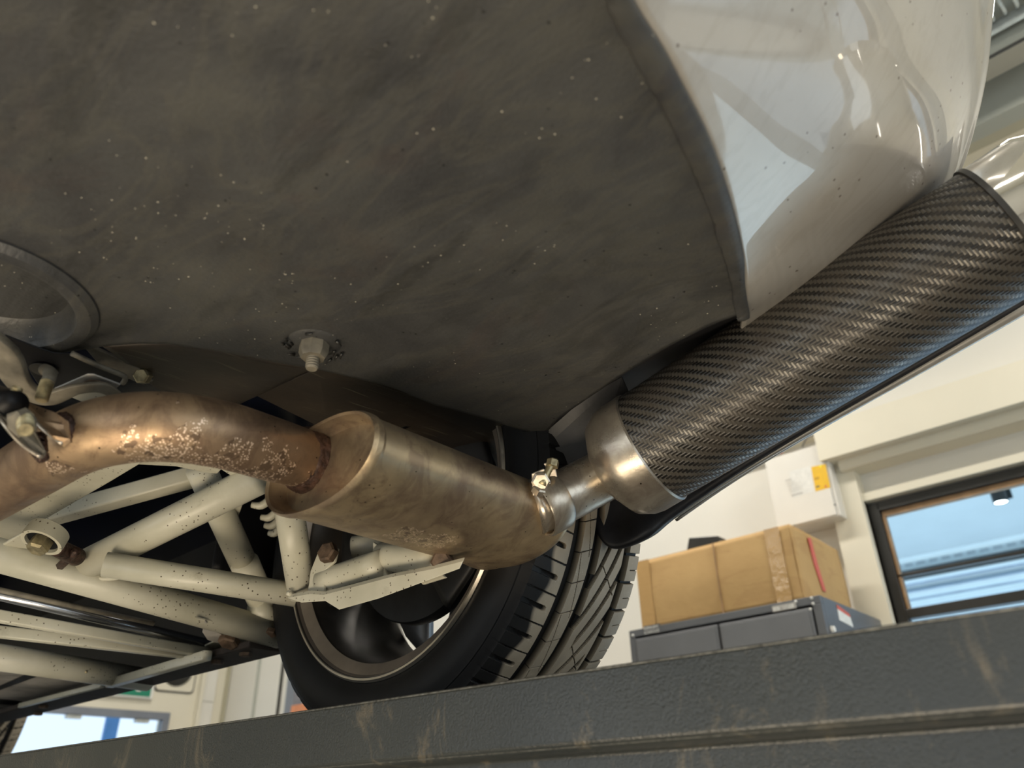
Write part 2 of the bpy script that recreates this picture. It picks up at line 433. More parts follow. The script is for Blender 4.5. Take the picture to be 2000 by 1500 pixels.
def grid(name, G, mat, parent=None, th=0, nu=None, nv=None, off=1, smooth=True, flip=False):
    """G: rows x cols x 3 control net, Catmull-Rom in both directions"""
    G = np.asarray(G, float); r_, c_ = G.shape[:2]
    nu = nu or (r_-1)*8+1; nv = nv or (c_-1)*8+1
    H = np.stack([catmull(G[:, j], nu) for j in range(c_)], 1)
    K = np.stack([catmull(H[i], nv) for i in range(nu)], 0)
    V = K.reshape(-1, 3)
    Fc = [(i*nv+j, i*nv+j+1, (i+1)*nv+j+1, (i+1)*nv+j) for i in range(nu-1) for j in range(nv-1)]
    o = link(name, V, Fc, mat, parent, smooth)
    if flip: o.data.flip_normals()
    if th: solid(o, th, off)
    return o
def hexbolt(name, c, ax, r, h, mat, parent, washer=True):
    prof_seg = 6
    o = lathe(name, [(0.0001, h), (r*.8, h), (r, h*.82), (r, 0), (.0001, 0)], c, ax, mat, parent, seg=6, smooth=False)
    return o
def stud(name, p0, p1, r, mat, parent, pitch=.0016):
    p0 = np.array(p0, float); p1 = np.array(p1, float); Lh = np.linalg.norm(p1-p0); k = int(Lh/pitch)
    prof = [(.0001, 0)]
    for i in range(k): prof += [(r*.84, i*pitch), (r, (i+.5)*pitch)]
    prof += [(r*.8, Lh), (.0001, Lh)]
    return lathe(name, prof, p0, p1-p0, mat, parent, seg=20, smooth=False)
def extr2d(name, poly, o0, ux, uy, th, mat, parent=None, bw=0):
    P = [np.asarray(o0)+a*np.asarray(ux)+b_*np.asarray(uy) for a, b_ in poly]
    n = np.cross(ux, uy); n = n/np.linalg.norm(n)
    return plate(name, P, th, mat, parent, bw, nrm=n)

# ================================================================== SETTING
XL, XR, YN, YF, ZF, ZC = -5.5, 4.0, -4.0, 3.0, -1.5, 2.1
def wl(name, lo, hi, mat): return struct(box(name, lo, hi, mat))
wl('floor', (XL, YN, ZF-.1), (XR, 9, ZF), 'floor_resin')
wl('ceiling', (XL, YN, ZC), (XR, YF, ZC+.1), 'ceiling_paint')
wl('wall_side', (XL, YF, ZF), (-.86, YF+.15, ZC), 'wall_white_paint')
wl('wall_above_window', (-.86, YF, 1.0), (2.6, YF+.15, ZC), 'wall_white_paint')
wl('wall_below_window', (-.86, YF, ZF), (2.6, YF+.15, -.7), 'wall_white_paint')
wl('wall_right', (2.6, YF, ZF), (XR, YF+.15, ZC), 'wall_white_paint')
wl('wall_rear', (XR, YN, ZF), (XR+.1, YF, ZC), 'wall_white_paint')
wl('wall_near', (XL, YN-.1, ZF), (XR, YN, ZC), 'wall_white_paint')
# end wall with the glazed door opening
D0, D1, DH = 1.30, 2.60, .645
wl('wall_end', (XL-.15, YN, ZF), (XL, D0, ZC), 'wall_cream_paint')
wl('wall_end_pier', (XL-.15, D1, ZF), (XL, YF+.15, ZC), 'wall_cream_paint')
wl('wall_end_lintel', (XL-.15, D0, DH), (XL, D1, ZC), 'wall_cream_paint')
# pilaster, bulkhead and mouldings beside and over the window
wl('trim_1', (-.975, 2.93, ZF), (-.86, YF, 1.165), 'wall_cream_paint')
wl('trim_2', (-.948, 2.845, 1.165), (2.8, YF, 1.31), 'wall_cream_paint')
wl('trim_3', (-.90, 2.90, 1.125), (2.8, YF, 1.165), 'wall_cream_paint')
wl('trim_4', (-.885, 2.965, -.7), (-.86, YF, 1.03), 'wall_cream_paint')
wl('trim_5', (-.885, 2.955, 1.005), (2.6, YF, 1.035), 'wall_cream_paint')
# ceiling strips at the top right
def cy(py, z): return A(1960, py, z=z)[1]
wl('shadow_trim', (XL, cy(96, 2.0), 1.99), (XR, cy(86, 2.0), ZC), 'black_frame') if cy(96, 2.) < cy(86, 2.) else wl('shadow_trim', (XL, cy(86, 2.0), 1.99), (XR, cy(96, 2.0), ZC), 'black_frame')  # black strip standing in for the shadow line along the cable tray
wl('trim_7', (XL, cy(219, 1.95), 1.95), (XR, cy(250, 1.95), ZC), 'grey_green_paint')
wl('trim_8', (XL, cy(250, 1.95), 1.95), (XR, cy(270, 1.95), ZC), 'olive_paint')
# window between workshop and hall
w1 = thing('window_1', (-.86, 3.0, -.7), 'black framed internal window to the bright hall', 'window'); w1['kind'] = 'structure'; del w1['label'], w1['category']
def bar(x0, x1, z0, z1, y0=2.985, y1=3.03, mat='black_frame', nm='frame_bar', p=w1): return box(nm, (x0, y0, z0), (x1, y1, z1), mat, p, .002)
bar(-.86, -.822, -.7, 1.0); bar(-.822, 2.6, .965, 1.0); bar(-.822, 2.6, -.7, -.66); bar(2.56, 2.6, -.66, .965)
bar(-.822, 2.56, .567, .600); bar(-.822, 2.56, .715, .727, 3.0, 3.02)
bar(-.820, 2.56, .945, .965, 3.0, 3.03, 'wood_bead', 'glazing_bead')
bar(-.822, -.812, .60, .945, 3.0, 3.03, 'wood_bead', 'glazing_bead')
box('glass_pane', (-.82, 3.012, -.66), (2.56, 3.018, .965), 'glass', w1)
# glazed door in the end wall
d1 = thing('door_1', (XL, 1.95, ZF), '', ''); d1['kind'] = 'structure'; del d1['label'], d1['category']
def dbar(y0, y1, z0, z1, mat='blue_grey', nm='door_frame', x0=XL-.03, x1=XL+.03): return box(nm, (x0, y0, z0), (x1, y1, z1), mat, d1, .003)
simple('blue_grey', (.20, .22, .26), .4, nscale=5)
dbar(D0, D1, .598, DH); dbar(2.555, D1, ZF, .598); dbar(D0, D0+.045, ZF, .598)
for yy in (1.95, 2.38): dbar(yy, yy+.09, .575, .598, 'tray_galvanised', 'door_stop', XL-.02, XL+.02)
box('glass_pane', (XL-.006, D0+.045, ZF), (XL, 2.555, .598), 'glass', d1)
# hall behind the window: ceiling, beams and far wall
wl('hall_ceiling', (-9, YF+.15, 2.0), (5, 7.7, 2.1), 'hall_ceiling_paint')
def hz(py, y=8.0): return A(1863, py, y=y)[2]
wl('hall_beam', (-9, 7.7, hz(1071, 7.7)), (5, 7.9, 2.1), 'hall_white')
wl('hall_wall', (-9, 8.75, ZF), (5, 8.85, 2.2), 'hall_blue')
for a, b_, mt, y0 in ((1112, 1118, 'hall_white', 8.0), (1143, 1150, 'hall_white', 8.2), (1160, 1168, 'hall_white', 8.3), (1128, 1134, 'hall_ceiling_paint', 8.25), (1190, 1200, 'hall_white', 8.4)):
    wl('hall_beam', (-9, y0, hz(b_, y0)), (5, y0+.12, hz(a, y0)), mt)

# ================================================================== ROOM OBJECTS
# cable tray in the hall, seen through the window
ct = thing('cable_tray', (-2, 8.0, hz(1095)), 'pale perforated cable tray under the hall ceiling beyond the window', 'cable tray')
za, zb = hz(1098), hz(1073)
box('side_rail', (-6, 7.96, za-.02), (4, 7.98, za+.03), 'hall_white', ct)
box('tray_bed', (-6, 7.98, za), (4, 8.0, zb), 'hall_ceiling_paint', ct)
k = 0
for xx in np.arange(-4.0, 1.4, .11):
    box('rung', (xx, 7.955, za+.03), (xx+.035, 7.978, zb-.01), 'hall_white', ct)
pp = tube('service_pipe', [(-6, 7.9, hz(1106, 7.9)), (4, 7.9, hz(1106, 7.9))], .045, 'dark_pipe')
tag(pp, 'thin dark service pipe running below the pale cable tray', 'pipe')
# downlight
r0 = A(1941, 949, y=3); yl = 2.0*3/r0[2]; cl_ = A(1944, 949, y=yl); zb_ = A(1948, 983, y=yl)[2]
dl = thing('downlight', (cl_[0], yl, 2.0), 'black cylinder ceiling spotlight, lit, seen through the window', 'spotlight')
wpx = 13.5/1500*np.dot(np.array([cl_[0], yl, 2.0]), R @ np.array([0, 0, -1.]))
lathe('lamp_housing', [(.0001, 2.0-zb_), (wpx, 2.0-zb_), (wpx, 0), (wpx*.86, 0), (wpx*.86, .02), (.0001, .02)], (cl_[0], yl, zb_), (0, 0, 1), 'black_frame', dl, 32)
lathe('lamp_lens', [(.0001, 0), (wpx*.85, 0), (wpx*.85, .015), (.0001, .015)], (cl_[0], yl, zb_+.003), (0, 0, 1), 'lamp_glow', dl, 32)
box('mounting_plate', (cl_[0]+wpx*.2, yl+wpx*.9, zb_+.03), (cl_[0]+wpx*1.5, yl+wpx*1.2, 2.0), 'dark_pipe', dl)
# ceiling cable tray at the top right of the workshop
y0 = cy(-60, 2.0); y1 = cy(84, 2.0); y0, y1 = min(y0, y1), max(y0, y1)
ct2 = thing('cable_tray', (-.5, y0, 1.97), 'grey perforated metal cable tray under the workshop ceiling', 'cable tray')
box('tray_bed', (-3, y0-.12, 2.03), (3, y1, 2.04), 'grey_green_paint', ct2)
box('side_rail', (-3, y1-.03, 1.98), (3, y1, 2.05), 'grey_green_paint', ct2, .004)
box('side_rail', (-3, y1-.075, 1.995), (3, y1-.055, 2.03), 'tray_galvanised', ct2, .003)
for xx in np.arange(-.9, .9, .032):
    tube('rung', [(xx, y1-.20, 2.02), (xx+.01, y1-.12, 2.006), (xx+.01, y1-.085, 2.02)], .006, 'tray_galvanised', ct2, n=5, seg=8)
# tool cabinet
YC = 2.41
q0 = A(1228, 1232, y=YC); q1 = A(1600, 1162, y=YC); zt = (q0[2]+q1[2])/2; cx0, cx1 = q0[0], q1[0]
cab = thing('tool_cabinet', ((cx0+cx1)/2, YC, ZF), 'dark grey steel two-door tool cabinet standing against the white wall', 'cabinet')
zh = A(1500, 1199, y=YC)[2]; xd1 = A(1241, 1240, y=YC)[0]; xdm = A(1405, 1230, y=YC)[0]; xd2 = A(1587, 1195, y=YC)[0]
T = .02
box('cabinet_header', (cx0, YC, zh+.004), (cx1, YC+T, zt), 'cabinet_steel', cab, .002)
box('side_panel', (cx0, YC+T, ZF), (cx0+T, YF-.02, zt), 'cabinet_steel', cab, .002)
box('side_panel', (cx1-T, YC+T, ZF), (cx1, YF-.02, zt), 'cabinet_steel', cab, .002)
box('top_panel', (cx0+T, YC+T, zt-T), (cx1-T, YF-.02, zt), 'cabinet_steel', cab)
box('front_stile', (cx0, YC, ZF), (xd1-.003, YC+T, zh+.004), 'cabinet_steel', cab, .002)
box('front_stile', (xd2+.004, YC, ZF), (cx1, YC+T, zh+.004), 'cabinet_steel', cab, .002)
box('back_panel', (cx0+T, YC+.2, ZF), (cx1-T, YC+.21, zt-T), 'black_frame', cab)
for a, b_ in ((xd1, xdm-.004), (xdm+.003, xd2-.002)):
    dr = box('door', (a, YC-.004, ZF+.05), (b_, YC+T, zh-.004), 'door_steel', cab, .004)
    box('door_fold', (a+.008, YC-.007, ZF+.06), (b_-.008, YC-.004, zh-.012), 'door_steel', dr, .002)
for px, py in ((1236, 1241), (1588, 1179), (1583, 1190), (1585, 1168), (1554, 1175)):
    p = A(px, py, y=YC-.001); lathe('screw', [(.0001, .004), (.004, .003), (.005, 0), (.0001, 0)], p, (0, -1, 0), 'sticker_white', cab, 12)
p = A(1625, 1230, x=cx1+.002); lathe('screw', [(.0001, .012), (.010, .009), (.012, 0), (.0001, 0)], p, (1, 0, 0), 'sticker_white', cab, 16)
def pxplate(name, pix, kw, th, mat, parent, nrm=None, bw=0):
    return plate(name, [A(a, b_, **kw) for a, b_ in pix], th, mat, parent, bw, nrm=nrm)
def strokes(name, p0, ux, uy, wd, hg, rows, mat, parent, seed=1, off=(0, -.0004, 0), dens=.8):
    """illegible lettering: small raised strokes in rows"""
    r_ = random.Random(seed); V = []; Fc = []
    ux = np.array(ux, float); uy = np.array(uy, float); p0 = np.array(p0, float)+np.array(off)
    rh = hg/rows
    for i in range(rows):
        u = 0
        while u < wd*.97:
            cw = rh*r_.uniform(.28, .6)
            if u+cw > wd: break
            if r_.random() < dens:
                for (a0, a1, b0, b1) in r_.sample([(0, .25, .1, .75), (.7, 1, .1, .75), (0, 1, .1, .25), (0, 1, .6, .75), (.3, .6, .1, .75)], 3):
                    k = len(V)
                    for aa, bb in ((a0, b0), (a1, b0), (a1, b1), (a0, b1)): V.append(p0+ux*(u+aa*cw)+uy*(i*rh+bb*rh))
                    Fc.append((k, k+1, k+2, k+3))
            u += cw*1.25
    o = link(name, V, Fc, mat, parent); return o
# maker plates on the header
a = A(1510, 1196, y=YC); b_ = A(1556, 1187, y=YC); t_ = A(1510, 1184, y=YC)
lp = box('name_plate', (a[0], YC-.002, a[2]), (b_[0], YC, t_[2]), 'print_grey', cab)
strokes('lettering', (a[0]+.004, YC-.0025, a[2]), (1, 0, 0), (0, 0, 1), b_[0]-a[0]-.008, t_[2]-a[2], 1, 'sticker_white', lp, 5)
a = A(1259, 1240, y=YC); b_ = A(1291, 1234, y=YC); t_ = A(1260, 1223, y=YC)
lp = box('name_plate', (a[0], YC-.002, a[2]), (b_[0], YC, t_[2]), 'cabinet_steel', cab)
strokes('lettering', (a[0]+.002, YC-.0025, a[2]), (1, 0, 0), (0, 0, 1), b_[0]-a[0]-.004, t_[2]-a[2], 2, 'sticker_white', lp, 6, dens=1)
sd = [A(*p, x=cx1+.001) for p in ((1634, 1180), (1659, 1199), (1667, 1225), (1640, 1211))]
plate('warning_label', sd, .001, 'sticker_white', cab, 0, nrm=(-1, 0, 0))
sd = [A(*p, x=cx1+.0016) for p in ((1634, 1180), (1659, 1199), (1661.5, 1206), (1636, 1189))]
plate('warning_label', sd, .0005, 'sticker_red', cab, 0, nrm=(-1, 0, 0))
# cardboard box on the cabinet
YB = YC+.03
f0 = A(1250, 1093, y=YB); f1 = A(1542, 1027, y=YB); xb0, xb1 = f0[0]-.0, f1[0]-.004; ztop = (f0[2]+f1[2])/2
yb1 = 2.84
cb = thing('cardboard_box', ((xb0+xb1)/2, YB, zt), 'large brown cardboard carton lying on top of the grey cabinet', 'box')
# six carton walls so that the flaps and seams read
G = [[(xb0, YB, zt), (xb0*.5+xb1*.5, YB, zt), (xb1, YB, zt)], [(xb0+.003, YB-.004, (zt+ztop)/2), ((xb0+xb1)/2, YB-.007, (zt+ztop)/2), (xb1-.001, YB-.003, (zt+ztop)/2)], [(xb0, YB, ztop-.004), ((xb0+xb1)/2, YB, ztop-.002), (xb1, YB, ztop)]]
grid('front_wall', G, 'cardboard', cb, .004, off=-1, flip=False)
G = [[(xb1, YB, zt), (xb1+.004, 2.62, zt), (xb1, yb1, zt)], [(xb1, YB, (zt+ztop)/2), (xb1+.008, 2.62, (zt+ztop)/2), (xb1+.004, yb1, (zt+ztop)/2)], [(xb1, YB, ztop), (xb1+.004, 2.62, ztop-.004), (xb1, yb1, ztop-.006)]]
grid('side_wall', G, 'cardboard', cb, .004)
box('side_wall', (xb0, YB+.005, zt), (xb0+.004, yb1, ztop-.003), 'cardboard', cb)
box('back_wall', (xb0+.004, yb1-.004, zt), (xb1-.004, yb1, ztop-.006), 'cardboard', cb)
box('top_flap', (xb0, YB+.002, ztop-.005), (xb1, (YB+yb1)/2-.001, ztop), 'cardboard', cb, .001)
box('top_flap', (xb0, (YB+yb1)/2+.001, ztop-.005), (xb1, yb1, ztop), 'cardboard', cb, .001)
xs = A(1403, 1120, y=YB)[0]
box('seam', (xs-.002, YB-.0095, zt+.002), (xs+.002, YB-.0055, ztop-.002), 'wood_bead', cb)
for x0_, x1_ in ((A(1505, 1100, y=YB)[0], A(1535, 1100, y=YB)[0]), (A(1252, 1180, y=YB)[0], A(1278, 1180, y=YB)[0])):
    box('tape_strip', (x0_, YB-.0072, zt+.002), (x1_, YB-.0062, ztop-.001), 'tape', cb)
rl = [A(*p, x=xb1+.014) for p in ((1578, 1050), (1584, 1051), (1597, 1100), (1614, 1156), (1608, 1154), (1591, 1104))]
plate('marker_line', rl, .002, 'sticker_red', cb, 0, nrm=(-1, 0, 0))
# dark tray behind/above the carton
yt_ = 2.55; pt = [A(1334, 1068, y=yt_), A(1345, 1050, y=yt_), A(1402, 1046, y=yt_), A(1404, 1062, y=yt_)]
pt = [np.array([p[0], yt_, z_]) for p, z_ in zip(pt, (ztop, pt[1][2], pt[2][2], ztop))]
tr = plate('parts_tray', pt, .14, 'black_frame', None, .003, nrm=(0, 1, 0))
tag(tr, 'small black tray lying on top of the brown carton', 'tray')
# electrical box on the wall
a = A(1493, 895, y=2.86); b_ = A(1645, 1005, y=2.86); ex0, ex1 = -1.175, -.925; ez0, ez1 = .945, 1.245
eb = thing('electrical_box', ((ex0+ex1)/2, YF, ez0), 'white wall-mounted electrical enclosure with amber and white labels beside the window', 'electrical box')
box('enclosure', (ex0, 2.87, ez0), (ex1, YF, ez1), 'plastic_white', eb, .006)
box('cover', (ex0+.003, 2.86, ez0+.004), (ex1-.012, 2.87, ez1-.004), 'plastic_white', eb, .003)
lx = lambda x_, y_: A(x_, y_, y=2.86)
wl_ = pxplate('warning_label', ((1541, 921), (1584, 910), (1590, 960), (1549, 972)), dict(y=2.8595), .001, 'sticker_white', eb, (0, 1, 0))
q = lx(1549, 972)
for k_, (off_, ln_, hh_) in enumerate(((.006, .052, .009), (.022, .060, .0025), (.028, .056, .0025), (.034, .060, .0025), (.040, .050, .0025), (.048, .060, .0025), (.054, .044, .0025), (.061, .034, .0035), (.071, .030, .008))):
    strokes('lettering', (q[0]-.004-.012*off_/.07, 2.8588, q[2]+off_), (1, 0, 0), (0, 0, 1), ln_, hh_, 1, 'print_grey', wl_, 20+k_, dens=1)
am = pxplate('amber_label', ((1584, 912), (1612, 906), (1622, 952), (1593, 960)), dict(y=2.8595), .001, 'sticker_amber', eb, (0, 1, 0))
p = lx(1603, 911); lathe('seal', [(.0001, .001), (.0045, .001), (.0045, 0), (.0001, 0)], (p[0], 2.8588, p[2]), (0, -1, 0), 'sticker_yellow', am, 16)
p = lx(1596, 951); box('print_mark', (p[0]-.004, 2.8588, p[2]-.002), (p[0]+.010, 2.8596, p[2]+.003), 'print_dark', am)
p = lx(1590, 938); box('print_mark', (p[0]+.002, 2.8588, p[2]-.001), (p[0]+.022, 2.8596, p[2]+.009), 'amber_print', am)
p = lx(1613, 950); lathe('seal', [(.0001, .001), (.004, .001), (.004, 0), (.0001, 0)], (p[0], 2.8588, p[2]), (0, -1, 0), 'sticker_red', am, 16)
p = lx(1631, 986); lathe('lock_knob', [(.0001, .004), (.003, .004), (.003, 0), (.0001, 0)], (p[0], 2.86, p[2]), (0, -1, 0), 'print_dark', eb, 12)
# little items above the electrical box
tk = box('cable_trunking', (-1.45, 2.93, 1.315), (-.93, YF, 1.36), 'wall_cream_paint'); tag(tk, 'white cable trunking on the wall above the electrical box', 'trunking')
c_ = tube('conduit_hose', [A(1530, 862, y=2.92), A(1521, 868, y=2.91), A(1520, 876, y=2.91), A(1526, 884, y=2.93)], .009, 'conduit_red'); tag(c_, 'short red cable curving out of the trunking above the electrical box', 'cable')
c_ = tube('power_cable', [A(1594, 848, y=2.92), A(1576, 856, y=2.91), A(1567, 872, y=2.93)], .0035, 'cable_grey'); tag(c_, 'thin grey cable dropping to the top right of the electrical box', 'cable')
c_ = tube('power_cable', [A(1600, 815, y=2.96), A(1603, 824, y=2.955), A(1603, 838, y=2.96)], .0035, 'cable_grey'); tag(c_, 'short grey cable on the white wall just under the carbon silencer', 'cable')
c_ = tube('power_cable', [A(1636, 822, y=2.96), A(1640, 828, y=2.955), A(1640, 838, y=2.96)], .003, 'cable_grey'); tag(c_, 'short grey cable at the left end of the cream bulkhead', 'cable')
# exit sign
SX = XL+.03
es = thing('exit_sign', (XL, 2.30, .75), 'green and white emergency exit sign above the glazed door', 'sign')
box('sign_panel', (XL, 2.02, .720), (SX, 2.455, .935), 'sticker_white', es, .003)
box('green_field', (SX, 2.035, .732), (SX+.003, 2.435, .925), 'sign_green', es)
def yz(name, poly, mat, parent, x): return plate(name, [(x, a, b_) for a, b_ in poly], .003, mat, parent, 0, nrm=(-1, 0, 0))
yz('arrow', [(a, b-.025) for a, b in [(2.335, .785), (2.365, .785), (2.365, .85), (2.405, .805), (2.405, .84), (2.35, .915), (2.295, .84), (2.295, .805), (2.335, .85)]], 'sticker_white', es, SX+.006)
yz('running_figure', [(a, b-.025) for a, b in [(2.08, .765), (2.10, .765), (2.15, .815), (2.20, .79), (2.235, .765), (2.25, .775), (2.20, .83), (2.20, .88), (2.24, .86), (2.25, .87), (2.19, .91), (2.14, .90), (2.11, .86), (2.12, .85), (2.15, .875), (2.155, .845), (2.12, .80)]], 'sticker_white', es, SX+.006)
# wall fan
fn = thing('wall_fan', (XL, 2.62, .79), 'dark ventilation fan in a pale square housing right of the exit sign', 'fan')
def rrect(y0, y1, z0, z1, r): 
    out = []
    for cy_, cz_, a0 in ((y1-r, z1-r, 0), (y0+r, z1-r, 90), (y0+r, z0+r, 180), (y1-r, z0+r, 270)):
        for a in (0, 30, 60, 90): out.append((cy_+r*math.cos(math.radians(a0+a)), cz_+r*math.sin(math.radians(a0+a))))
    return out
yz('fan_gasket', rrect(2.46, 2.745, .775, 1.06, .03), 'black_frame', fn, XL+.006)
yz('fan_housing', rrect(2.47, 2.735, .785, 1.05, .025), 'wall_cream_paint', fn, XL+.012)
lathe('fan_rotor', [(.0001, .02), (.09, .02), (.11, .012), (.115, 0), (.0001, 0)], (XL+.012, 2.60, .93), (1, 0, 0), 'black_frame', fn, 40)
# end wall joints / column
wl('trim_9', (XL, 2.775, ZF), (XL+.05, 2.80, 2.05), 'wall_cream_paint')
wl('trim_10', (XL, 2.80, ZF), (XL+.02, 2.90, .733), 'wall_white_paint')
wl('trim_11', (XL, 2.80, .737), (XL+.02, 2.90, 2.05), 'wall_white_paint')
wl('trim_12', (XL, 2.975, ZF), (XL+.03, 2.995, 2.05), 'olive_paint')
wl('trim_13', (-5.10, 2.985, ZF), (-5.085, YF, 2.05), 'grey_green_paint')
wl('trim_14', (-4.80, 2.985, ZF), (-4.785, YF, 2.05), 'black_frame')
wl('trim_15', (-4.62, 2.93, ZF), (-4.53, YF, 2.05), 'blue_grey')
ob = box('wooden_board', (-4.50, 2.90, ZF), (-4.36, 2.99, .62), 'wood_orange', None, .004); tag(ob, 'orange-brown wooden board leaning at the wall just left of the big tyre', 'board')
# outdoor posts seen through the glazed door
for px, w_ in ((219, .05), (322, .045)):
    p = A(px, 1410, x=-6.4)
    bp = box('door_post', (-6.42, p[1]-w_, ZF), (-6.38, p[1]+w_, A(px, 1394, x=-6.4)[2]+.0), 'blue_paint', None, .01)
    tag(bp, 'bright blue post outside the glazed door, %s' % ('in the middle of the opening' if px < 300 else 'next to the right-hand jamb'), 'post')

# ================================================================== VEHICLE LIFT
B0 = A(0, 1475, z=.1); B1 = A(2000, 1183, z=.1); bd = (B1-B0)/np.linalg.norm(B1-B0); P0 = B0-bd*3.2; P1 = B1+bd*1.6
bn = np.cross((0, 0, 1), bd)          # points away from the camera (+y)
lift = thing('vehicle_lift', tuple((P0+P1)/2*[1, 1, 0]+np.array([0, 0, ZF])), 'dark grey steel ramp beam of the vehicle lift under the tyre', 'vehicle lift')
def prof_ext(name, prof, mat, parent, bw=.003, a=P0, b=P1):
    base = lambda s: np.array([s[0], s[1], 0.])
    V = []; k = len(prof); nseg = 2
    for e in (a, b):
        for u, w_ in prof: V.append(base(e)+bn*u+np.array([0, 0, w_]))
    Fc = [tuple(range(k))[::-1], tuple(range(k, 2*k))]+[(i, (i+1) % k, k+(i+1) % k, k+i) for i in range(k)]
    o = link(name, V, Fc, mat, parent); fixn(o)
    if bw: bev(o, bw, 3)
    return o
prof_ext('side_beam', [(0, .1), (0, .047), (.006, .042), (.034, .041), (.034, -.10), (.042, -.10), (.042, .05), (.010, .055), (.010, .1)], 'lift', lift, .0025)
prof_ext('runway_deck', [(.010, .082), (.010, .076), (.62, .076), (.62, .082)], 'lift', lift, .001)
prof_ext('outer_kerb', [(.60, .1), (.60, -.10), (.61, -.10), (.61, .1)], 'lift', lift, .001)
e0 = P0*[1, 1, 0]; e1 = P1*[1, 1, 0]
tube('worn_edge', [e0+bn*.001+np.array([0, 0, .0995]), e1+bn*.001+np.array([0, 0, .0995])], .0011, 'edge_worn_metal', lift, n=60, seg=8)
tube('worn_edge', [e0+bn*.004+np.array([0, 0, .0455]), e1+bn*.004+np.array([0, 0, .0455])], .0016, 'edge_worn_metal', lift, n=60, seg=8)
for s in (.03, .97):
    p = P0+(P1-P0)*s
    box('lift_leg', (p[0]-.08, p[1]+.10, ZF), (p[0]+.08, p[1]+.30, .074), 'lift', lift, .01)

# ================================================================== CAR
WC = np.array([-.85, .675, .392]); RT = .310
car = thing('car', (-1.9, .0, .082), 'silver sports car raised on the lift, underside with black undertray and carbon exhaust silencer', 'car')
ZT = .42
def U(px, py, z=ZT): return A(px, py, z=z)
# ---- undertray (Coons patch between its outline curves)
def resample(P, n):
    P = np.asarray(P, float); d = np.concatenate([[0], np.cumsum(np.linalg.norm(np.diff(P, axis=0), axis=1))]); d /= d[-1]
    s = np.linspace(0, 1, n); return np.stack([np.interp(s, d, P[:, i]) for i in range(3)], 1)
Epx = [(1165, -260), (1205, -90), (1240, 0), (1290, 80), (1330, 155), (1378, 250), (1410, 335), (1435, 420), (1450, 490), (1453, 550), (1462, 609)]
Eworld = catmull([U(*p) for p in Epx], 81)
side = [U(*p) for p in ((1462, 609), (1435, 618), (1385, 636), (1300, 680), (1220, 730), (1150, 777), (1090, 818), (1062, 852))]
right = np.vstack([Eworld, resample(side, 60)[1:]])
frontpx = [(-260, 560), (-120, 610), (0, 655), (50, 676), (100, 689), (130, 688), (200, 677), (262, 671), (330, 672), (440, 688), (540, 708), (620, 722), (700, 740), (770, 758), (850, 792), (950, 818), (1010, 838), (1062, 852)]
front = resample([U(*p) for p in frontpx], 161)
TL = np.array([-.42, -.45, ZT]); TR = right[0]; BL = front[0]; BR = front[-1]
nU, nV = 161, len(right)
top = np.linspace(0, 1, nU)[:, None]*(TR-TL)+TL; left = np.linspace(0, 1, nV)[:, None]*(BL-TL)+TL
uu = np.linspace(0, 1, nU)[None, :, None]; vv = np.linspace(0, 1, nV)[:, None, None]
Pg = (1-vv)*top[None]+vv*front[None]+(1-uu)*left[:, None]+uu*right[:, None]-((1-uu)*(1-vv)*TL+uu*(1-vv)*TR+(1-uu)*vv*BL+uu*vv*BR)
X_, Y_ = Pg[..., 0], Pg[..., 1]
# very shallow dishing near the outer rear corner, edges kept
edge = np.minimum(np.minimum(vv[..., 0], 1-vv[..., 0])*6, np.minimum(uu[..., 0], 1-uu[..., 0])*6).clip(0, 1)
dc = U(1330, 590)
Pg[..., 2] += edge*(.016*np.exp(-(((X_-dc[0])/.07)**2+((Y_-dc[1])/.09)**2)) - .006*np.exp(-(((X_+.45)/.14)**2+((Y_-.22)/.16)**2)))
# circular opening pressed into the tray
DCx, DCy, DR = -.727, .102, .0934
V = Pg.reshape(-1, 3)
Fc = []
for i in range(nV-1):
    for j in range(nU-1):
        ids = (i*nU+j, i*nU+j+1, (i+1)*nU+j+1, (i+1)*nU+j)
        c = V[list(ids)].mean(0)
        if math.hypot(c[0]-DCx, c[1]-DCy) < DR-.006: continue
        Fc.append(ids)
tray = link('undertray', V, Fc, 'tray', car, True); solid(tray, .004, 1)
lathe('pressed_recess', [(DR+.001, .002), (DR+.0015, -.003), (DR-.004, -.009), (DR-.011, -.0105), (DR-.016, -.009), (DR-.0185, -.004), (DR-.021, .010), (DR-.028, .017), (.03, .019), (.0001, .019)], (DCx, DCy, ZT), (0, 0, 1), 'tray', tray, 96)
# separate edge flange with the cracked joint along it
crk = [(1125, -260), (1165, -90), (1190, 20), (1235, 110), (1262, 160), (1310, 245), (1352, 335), (1385, 415), (1405, 480), (1424, 540), (1436, 606), (1440, 625)]
ca_ = catmull([U(*p, z=ZT-.0035) for p in crk], 141)
j_ = np.zeros((141, 3)); j_[:, 1] = np.convolve(rng.normal(0, .0022, 141), np.ones(3)/3, 'same'); ca_ = ca_+j_
eo = resample([*(Eworld+[0, 0, -.0035])], 141); eo[:, 1] += .0015
GV = np.stack([ca_, (ca_*.93+eo*.07)+[0, 0, -.0022], (ca_*.5+eo*.5)+[0, 0, -.004], (ca_*.06+eo*.94)+[0, 0, -.003], eo], 0)
V = GV.reshape(-1, 3); Fc = [(i*141+j, i*141+j+1, (i+1)*141+j+1, (i+1)*141+j) for i in range(4) for j in range(140)]
fl = link('undertray_flange', V, Fc, 'tray', car, True); solid(fl, .004, 1); fixn(fl)
